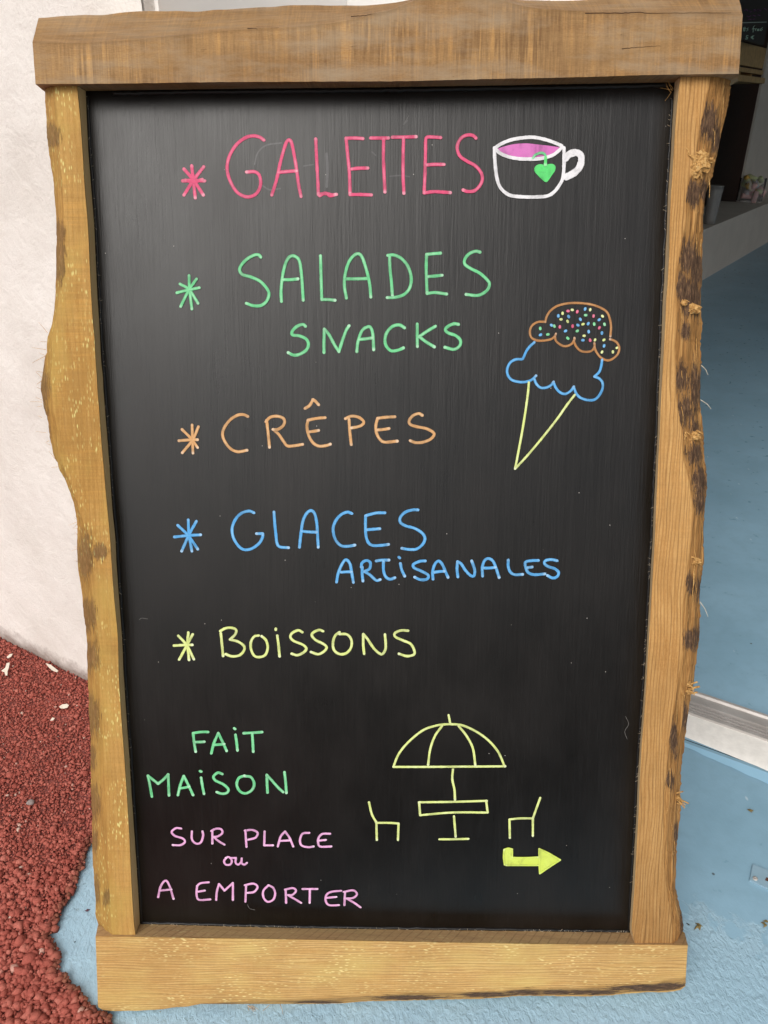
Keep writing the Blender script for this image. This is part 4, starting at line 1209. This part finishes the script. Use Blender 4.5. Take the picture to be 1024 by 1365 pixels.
E2 = np.array([[p.x, p.y] for p in edge])
def inside(px, py):
    X = np.array([[p.x, p.y] for p in out])
    r = np.zeros(len(px), bool)
    j = len(X) - 1
    for i in range(len(X)):
        xi, yi = X[i]; xj, yj = X[j]
        c_ = ((yi > py) != (yj > py)) & (px < (xj - xi) * (py - yi) / (yj - yi + 1e-12) + xi)
        r ^= c_
        j = i
    return r
rng = np.random.default_rng(3)
sp = 0.0043
gx, gy = np.meshgrid(np.arange(-1.35, -0.15, sp), np.arange(0.30, 1.85, sp))
gx = gx.ravel() + rng.uniform(-.45, .45, gx.size) * sp
gy = gy.ravel() + rng.uniform(-.45, .45, gy.size) * sp
wob = np.array([0.006 * mn.noise(Vector((a * 40, b * 40, 0))) for a, b in zip(gx, gy)])
ok = inside(gx + wob - 0.003, gy) & ((gx * WN.x + gy * WN.y) < V0 - 0.002)
gx, gy = gx[ok], gy[ok]
n = gx.size
print('granules', n)
bm = bmesh.new(); bmesh.ops.create_icosphere(bm, subdivisions=1, radius=1.0)
iv = np.array([v.co[:] for v in bm.verts]); ifc = np.array([[v.index for v in f.verts] for f in bm.faces]); bm.free()
near = np.clip((1.05 - gy) / 0.30, 0, 1)
siz = rng.gamma(5, 1 / 5, n) * (0.0021 + 0.0016 * near)
siz = np.clip(siz, 0.0013, 0.0080)
big_ = rng.random(n) < 0.04 * near
siz[big_] *= 1.5
pos = np.stack([gx, gy, 0.0055 + siz * 0.15 + rng.uniform(0, 0.0035, n) + 0.004 * np.array([mn.noise(Vector((a * 22, b * 22, 3))) for a, b in zip(gx, gy)])], 1)
V = iv[None] * (1 + rng.uniform(-.42, .36, (n, 12, 1)))
ax = rng.uniform(0.7, 1.3, (n, 1, 3))
V = V * ax * siz[:, None, None]
th = rng.uniform(0, 6.28, n); c_, s_ = np.cos(th)[:, None], np.sin(th)[:, None]
V = np.stack([V[..., 0] * c_ - V[..., 1] * s_, V[..., 0] * s_ + V[..., 1] * c_, V[..., 2] * 0.85], -1) + pos[:, None]
FC = (ifc[None] + (np.arange(n) * 12)[:, None, None]).reshape(-1, 3)
me = bpy.data.meshes.new('red_gravel')
me.vertices.add(n * 12); me.vertices.foreach_set('co', V.reshape(-1).astype(np.float32))
me.loops.add(FC.size); me.loops.foreach_set('vertex_index', FC.reshape(-1).astype(np.int32))
me.polygons.add(len(FC)); me.polygons.foreach_set('loop_start', (np.arange(len(FC)) * 3).astype(np.int32))
me.update(calc_edges=True)
ed_ = np.array([[p.x, p.y] for p in edge[1:13]])
dmin = np.full(n, 9.0)
for i in range(len(ed_) - 1):
    a_, b_ = ed_[i], ed_[i + 1]
    ab = b_ - a_
    tt = np.clip(((gx - a_[0]) * ab[0] + (gy - a_[1]) * ab[1]) / (ab @ ab), 0, 1)
    dmin = np.minimum(dmin, np.hypot(gx - a_[0] - tt * ab[0], gy - a_[1] - tt * ab[1]))
soil = np.clip(1.0 - dmin / 0.016, 0, 1) * (0.35 + 0.65 * (rng.random(n) < 0.6))
at_ = me.attributes.new('soil', 'FLOAT', 'POINT')
at_.data.foreach_set('value', np.repeat(soil, 12).astype(np.float32))
tag(link('red_gravel', me, M['gravel']), kind='stuff')

def stone(px, py, r, label, mat, name, cat, z=0.010, flat=0.7):
    bm = bmesh.new(); bmesh.ops.create_icosphere(bm, subdivisions=2, radius=1)
    ph = random.random() * 50
    for v in bm.verts:
        k_ = 1 + 0.35 * mn.noise(v.co * 1.6 + Vector((ph, 0, 0)))
        v.co = Vector((v.co.x * r * k_ * 1.2, v.co.y * r * k_, v.co.z * r * k_ * flat))
    me = bpy.data.meshes.new(name); bm.to_mesh(me); bm.free()
    o = link(name, me, mat, None, True)
    o.location = fl(px, py, z) + Vector((0, 0, r * 0.4))
    return tag(o, label, cat)
M['chip'] = plain('white_paint_flake', srgb(226, 216, 200), 0.8, 0.1, 200)
stone(41, 1071, 0.0062, 'round grey pebble lying on the red gravel', plain('grey_pebble', srgb(140, 128, 124), 0.8, 0.25, 200), 'pebble', 'pebble')
def flake(px, py, pts, label):
    mb = MB()
    z = 0.0165
    P = [fl(px + a, py + b, z) for a, b in pts]
    c = fl(px, py, z)
    up = [p - c + Vector((0, 0, 0.001 * mn.noise(p * 300))) for p in P]
    m = len(up)
    mb.add([p - Vector((0, 0, .0012)) for p in up] + up, [tuple(range(m - 1, -1, -1)), tuple(range(m, 2 * m))] + [(i, (i + 1) % m, m + (i + 1) % m, m + i) for i in range(m)])
    o = mb.build('paint_flake', M['chip'])
    o.location = c
    tag(o, label, 'paint flake')
flake(9, 892, [(-7,2),(-2,-2),(0,-8),(4,-9),(3,-3),(1,3),(1,8),(-2,8),(-3,4)], 'forked white paint flake on the red gravel near the wall')
flake(13, 874, [(-4,2),(0,-2),(4,-3),(2,1),(-2,3)], 'thin white paint flake just above the forked flake')
flake(85, 941, [(-6,1),(-2,-2),(4,-3),(7,-1),(5,2),(0,3),(-4,3)], 'oval white paint flake on the red gravel close to the left post')
flake(70, 958, [(-3,2),(0,-2),(3,-1),(1,2)], 'tiny white paint flake beside the oval flake')
flake(72, 890, [(-11,-6),(-4,-4),(2,1),(6,4),(4,6),(-3,3),(-9,-3)], 'peeling white paint strip at the foot of the rendered wall')

# ------------------------------------------------------------------ interior seen past the right post
q0, q1 = fl(940, 372), fl(1024, 323)
ID = (q1 - q0); ID.z = 0; ID.normalize()
INn = Vector((-ID.y, ID.x, 0))           # away from the viewer, behind the ledge
zL = vplane(940, 303, q0, INn).z
pb = fl(979, 271, zL)
back = (pb - q0).dot(INn)
print('interior', q0, ID, 'ledge', zL, 'set back', back)
def inf(t_, s_, z): return q0 + ID * t_ + INn * s_ + Vector((0, 0, z))
M['grey_wall'] = plain('grey_wall_paint', srgb(206, 196, 185), 0.7, 0.06, 6, 0.1)
M['dark_brown'] = plain('dark_brown_wood', srgb(66, 32, 16), 0.6, 0.25, 12)
M['shelfw'] = plain('tan_shelf_wood', srgb(184, 150, 100), 0.7, 0.2, 30)
M['inner'] = plain('dim_interior_paint', srgb(200, 192, 182), 0.8, 0.05, 4)
ptE = vplane(986, 262, q0 + INn * back, INn)
tE = (ptE - q0).dot(ID)
ptT = vplane(1000, 30, q0 + INn * back, INn)
mb = MB()
mb.box(-5.0, 5.0, 0, back - 0.002, 0, zL - 0.03, inf)
mb.box(-5.0, 5.0, -0.03, back - 0.002, zL - 0.03, zL, inf)
tag(mb.build('serving_ledge', M['grey_wall']), 'low grey ledge under the serving hatch inside the shop', 'ledge')
mb = MB()
mb.box(tE, 5.0, back, back + 0.02, 0, 3.0, inf)
mb.box(-5.0, tE - 0.001, back, back + 0.15, 0, zL - 0.001, inf)
tag(mb.build('interior_wall', M['grey_wall']), 'grey inside wall to the right of the serving hatch', 'wall')
mb = MB()
mb.box(-5.0, 7.0, back + 0.9, back + 0.95, 0, 3.0, inf)
tag(mb.build('brown_boarding', M['dark_brown']), 'dark brown boarding at the back of the serving hatch', 'boarding')
# shelf of tan wood across the hatch
def hz(py): return vplane(1000, py, q0 + INn * back, INn).z
mb = MB()
mb.box(-5.0, tE - 0.004, back + 0.02, back + 0.05, hz(88), hz(58), inf)
mb.box(-5.0, tE - 0.004, back + 0.01, back + 0.40, hz(97), hz(91), inf)
mb.box(-5.0, tE - 0.004, back - 0.02, back + 0.40, hz(110), hz(102), inf)
for k_ in range(12):
    mb.box(tE - 0.35 - k_ * 0.4, tE - 0.31 - k_ * 0.4, back + 0.03, back + 0.38, hz(102) + 0.001, hz(97) - 0.001, inf)
tag(mb.build('hatch_shelf', M['shelfw']), 'tan wooden shelf across the serving hatch under the black price board', 'shelf')
# black price board with white writing
t = NT('black_slate'); M['slate'] = t.set(srgb(14, 14, 14), 0.55)
pbn = INn
pb0 = q0 + INn * (back - 0.05)
mbp = MB()
cr_ = vplane(1022, 40, pb0, pbn)
tR = (cr_ - q0).dot(ID)
zt = lambda py: vplane(1005, py, pb0, pbn).z
price = empty('price_board', q0 + ID * tR + INn * (back - 0.05) + Vector((0, 0, zt(57))))
tag(price, 'black price board with green and white chalk writing above the hatch shelf', 'price board')
org = price.location.copy()
mbp.box(tR - 2.2, tR, back - 0.05, back - 0.03, zt(57), zt(57) + 1.0, lambda a, b, c: inf(a, b, c) - org)
mbp.build('slate', M['slate'], price)
def pstroke(mb, pts, r, off=0.004):
    P = []
    for x, y in pts:
        P.append(vplane(880 + x / 7.11, y / 7.11, q0 + INn * (back - 0.05 - off), pbn) - org)
    mb.tube(P, r, 5)
px1 = 0.0066
def pwrite(strokes, mat):
    for s_ in strokes:
        mb = MB()
        pstroke(mb, s_, px1 * 0.42)
        mb.build('chalk_stroke', mat, price)
gch = plain('pale_green_chalk', srgb(205, 235, 215), 0.7, 0.1, 50)
pch = plain('purple_chalk', srgb(120, 64, 120), 0.7, 0.1, 50)
pwrite([[(790,262),(792,292),(798,295)], [(803,255),(803,292)], [(796,270),(812,268)], [(835,266),(822,272),(834,284),(820,294)]], gch)
pwrite([[(897,243),(884,255),(881,305)], [(874,274),(894,272)], [(903,272),(903,290)], [(903,278),(914,270)], [(934,274),(921,278),(921,290),(932,290),(935,274),(938,290)], [(949,272),(951,290)], [(971,262),(959,270),(970,280),(958,291)]], gch)
pwrite([[(834,338),(818,338),(816,352),(831,357),(826,369),(810,369)], [(890,338),(873,342),(868,356),(874,368),(888,368)], [(862,350),(882,349)], [(862,359),(880,358)]], gch)
pwrite([[(800,100),(815,85),(830,105)], [(850,95),(850,115),(870,110)], [(885,92),(905,95),(890,112)], [(925,85),(925,108)], [(940,90),(955,105),(960,85)], [(985,75),(1010,95)]], pch)
pwrite([[(820,150),(840,160),(860,150)], [(880,145),(905,152)], [(925,140),(950,148)]], pch)
pwrite([[(835,185),(850,180),(865,188)], [(880,182),(900,180)]], pch)
mb = MB()
pstroke(mb, [(770,216),(1008,209)], px1 * 0.4)
mb.build('rule_line', plain('white_chalk_line', srgb(190, 205, 195), 0.7, 0.1, 50), price)

# sweets in a clear box on the ledge
t = NT('clear_plastic'); M['clear'] = t.set((0.92, 0.93, 0.95, 1), 0.12, None, None, **{'Transmission Weight': 0.95, 'IOR': 1.05})
jc = fl(1001, 270, zL)
jr = 0.5 * (vplane(1018, 262, jc, Vector((0, 1, 0))) - vplane(985, 262, jc, Vector((0, 1, 0)))).length
jh = (vplane(1001, 234, jc, Vector((0, 1, 0))).z - zL) * 0.9
jar = empty('sweet_jar', jc + Vector((0, jr * 0.4, 0)))
tag(jar, 'clear jar of pastel sweets standing on the grey ledge', 'jar')
mb = MB()
mb.lathe([(0, 0.002), (jr * .95, 0.002), (jr, 0.01), (jr, jh), (jr * 0.96, jh), (jr * 0.96, 0.012), (0, 0.012)], (0, 0, 0), 28)
mb.build('jar_glass', M['clear'], jar, True)
sw = [('sweet_pink', srgb(240, 196, 188)), ('sweet_green', srgb(226, 232, 176)), ('sweet_cream', srgb(244, 232, 208)), ('sweet_yellow', srgb(230, 186, 90)), ('sweet_grey', srgb(220, 214, 214))]
swm = [plain(a + '_sugar', c, 0.6, 0.1, 60) for a, c in sw]
mb = MB()
for k_ in range(30):
    a = random.random() * 6.28; r = jr * 0.78 * math.sqrt(random.random())
    p = Vector((r * math.cos(a), r * math.sin(a), 0.03 + (jh * 0.98) * random.random() * (0.85 if r > jr * .5 else 1.0)))
    d = Vector((random.uniform(-1, 1), random.uniform(-1, 1), random.uniform(-1, 1))).normalized() * jr * 0.42
    p.z = max(p.z, 0.05)
    mb.tube([p - d, p, p + d], jr * 0.20, 7, random.randrange(5))
mb.build('sweets', swm, jar, True)

# ribbed clear cup beside the post
cc = fl(949, 300, zL)
cr2 = 0.055; ch = 0.27
cup = MB()
prof = [(0, 0.002), (cr2 * .72, 0.002)] + [(cr2 * (.72 + .28 * i / 8) * (1.03 if i % 2 else 1.0), 0.002 + ch * i / 8) for i in range(1, 9)] + [(cr2 * 1.06, ch), (cr2 * 1.0, ch - 0.006)]
cup.lathe(prof, (0, 0, 0), 24)
co = cup.build('plastic_cup', plain('frosted_plastic', srgb(140, 136, 132), 0.3, 0.05, 50), None, True)
co.location = cc + Vector((0, cr2, 0))
tag(co, 'tall frosted plastic cup on the grey ledge next to the right post', 'cup')

# rest of the room: ceiling and far walls keep it dark
mb = MB()
mb.box(-3.6, 6.0, VT + 0.25, 13.0, 3.1, 3.2, wf)
tag(mb.build('ceiling', M['inner']), kind='structure')
mb = MB()
mb.box(-3.6, 6.0, 13.0, 13.1, 0, 3.1, wf)
mb.box(-3.7, -3.6, VT + 0.25, 13.0, 0, 3.1, wf)
tag(mb.build('room_wall', M['inner']), 'dim grey wall around the far side of the shop interior', 'wall')
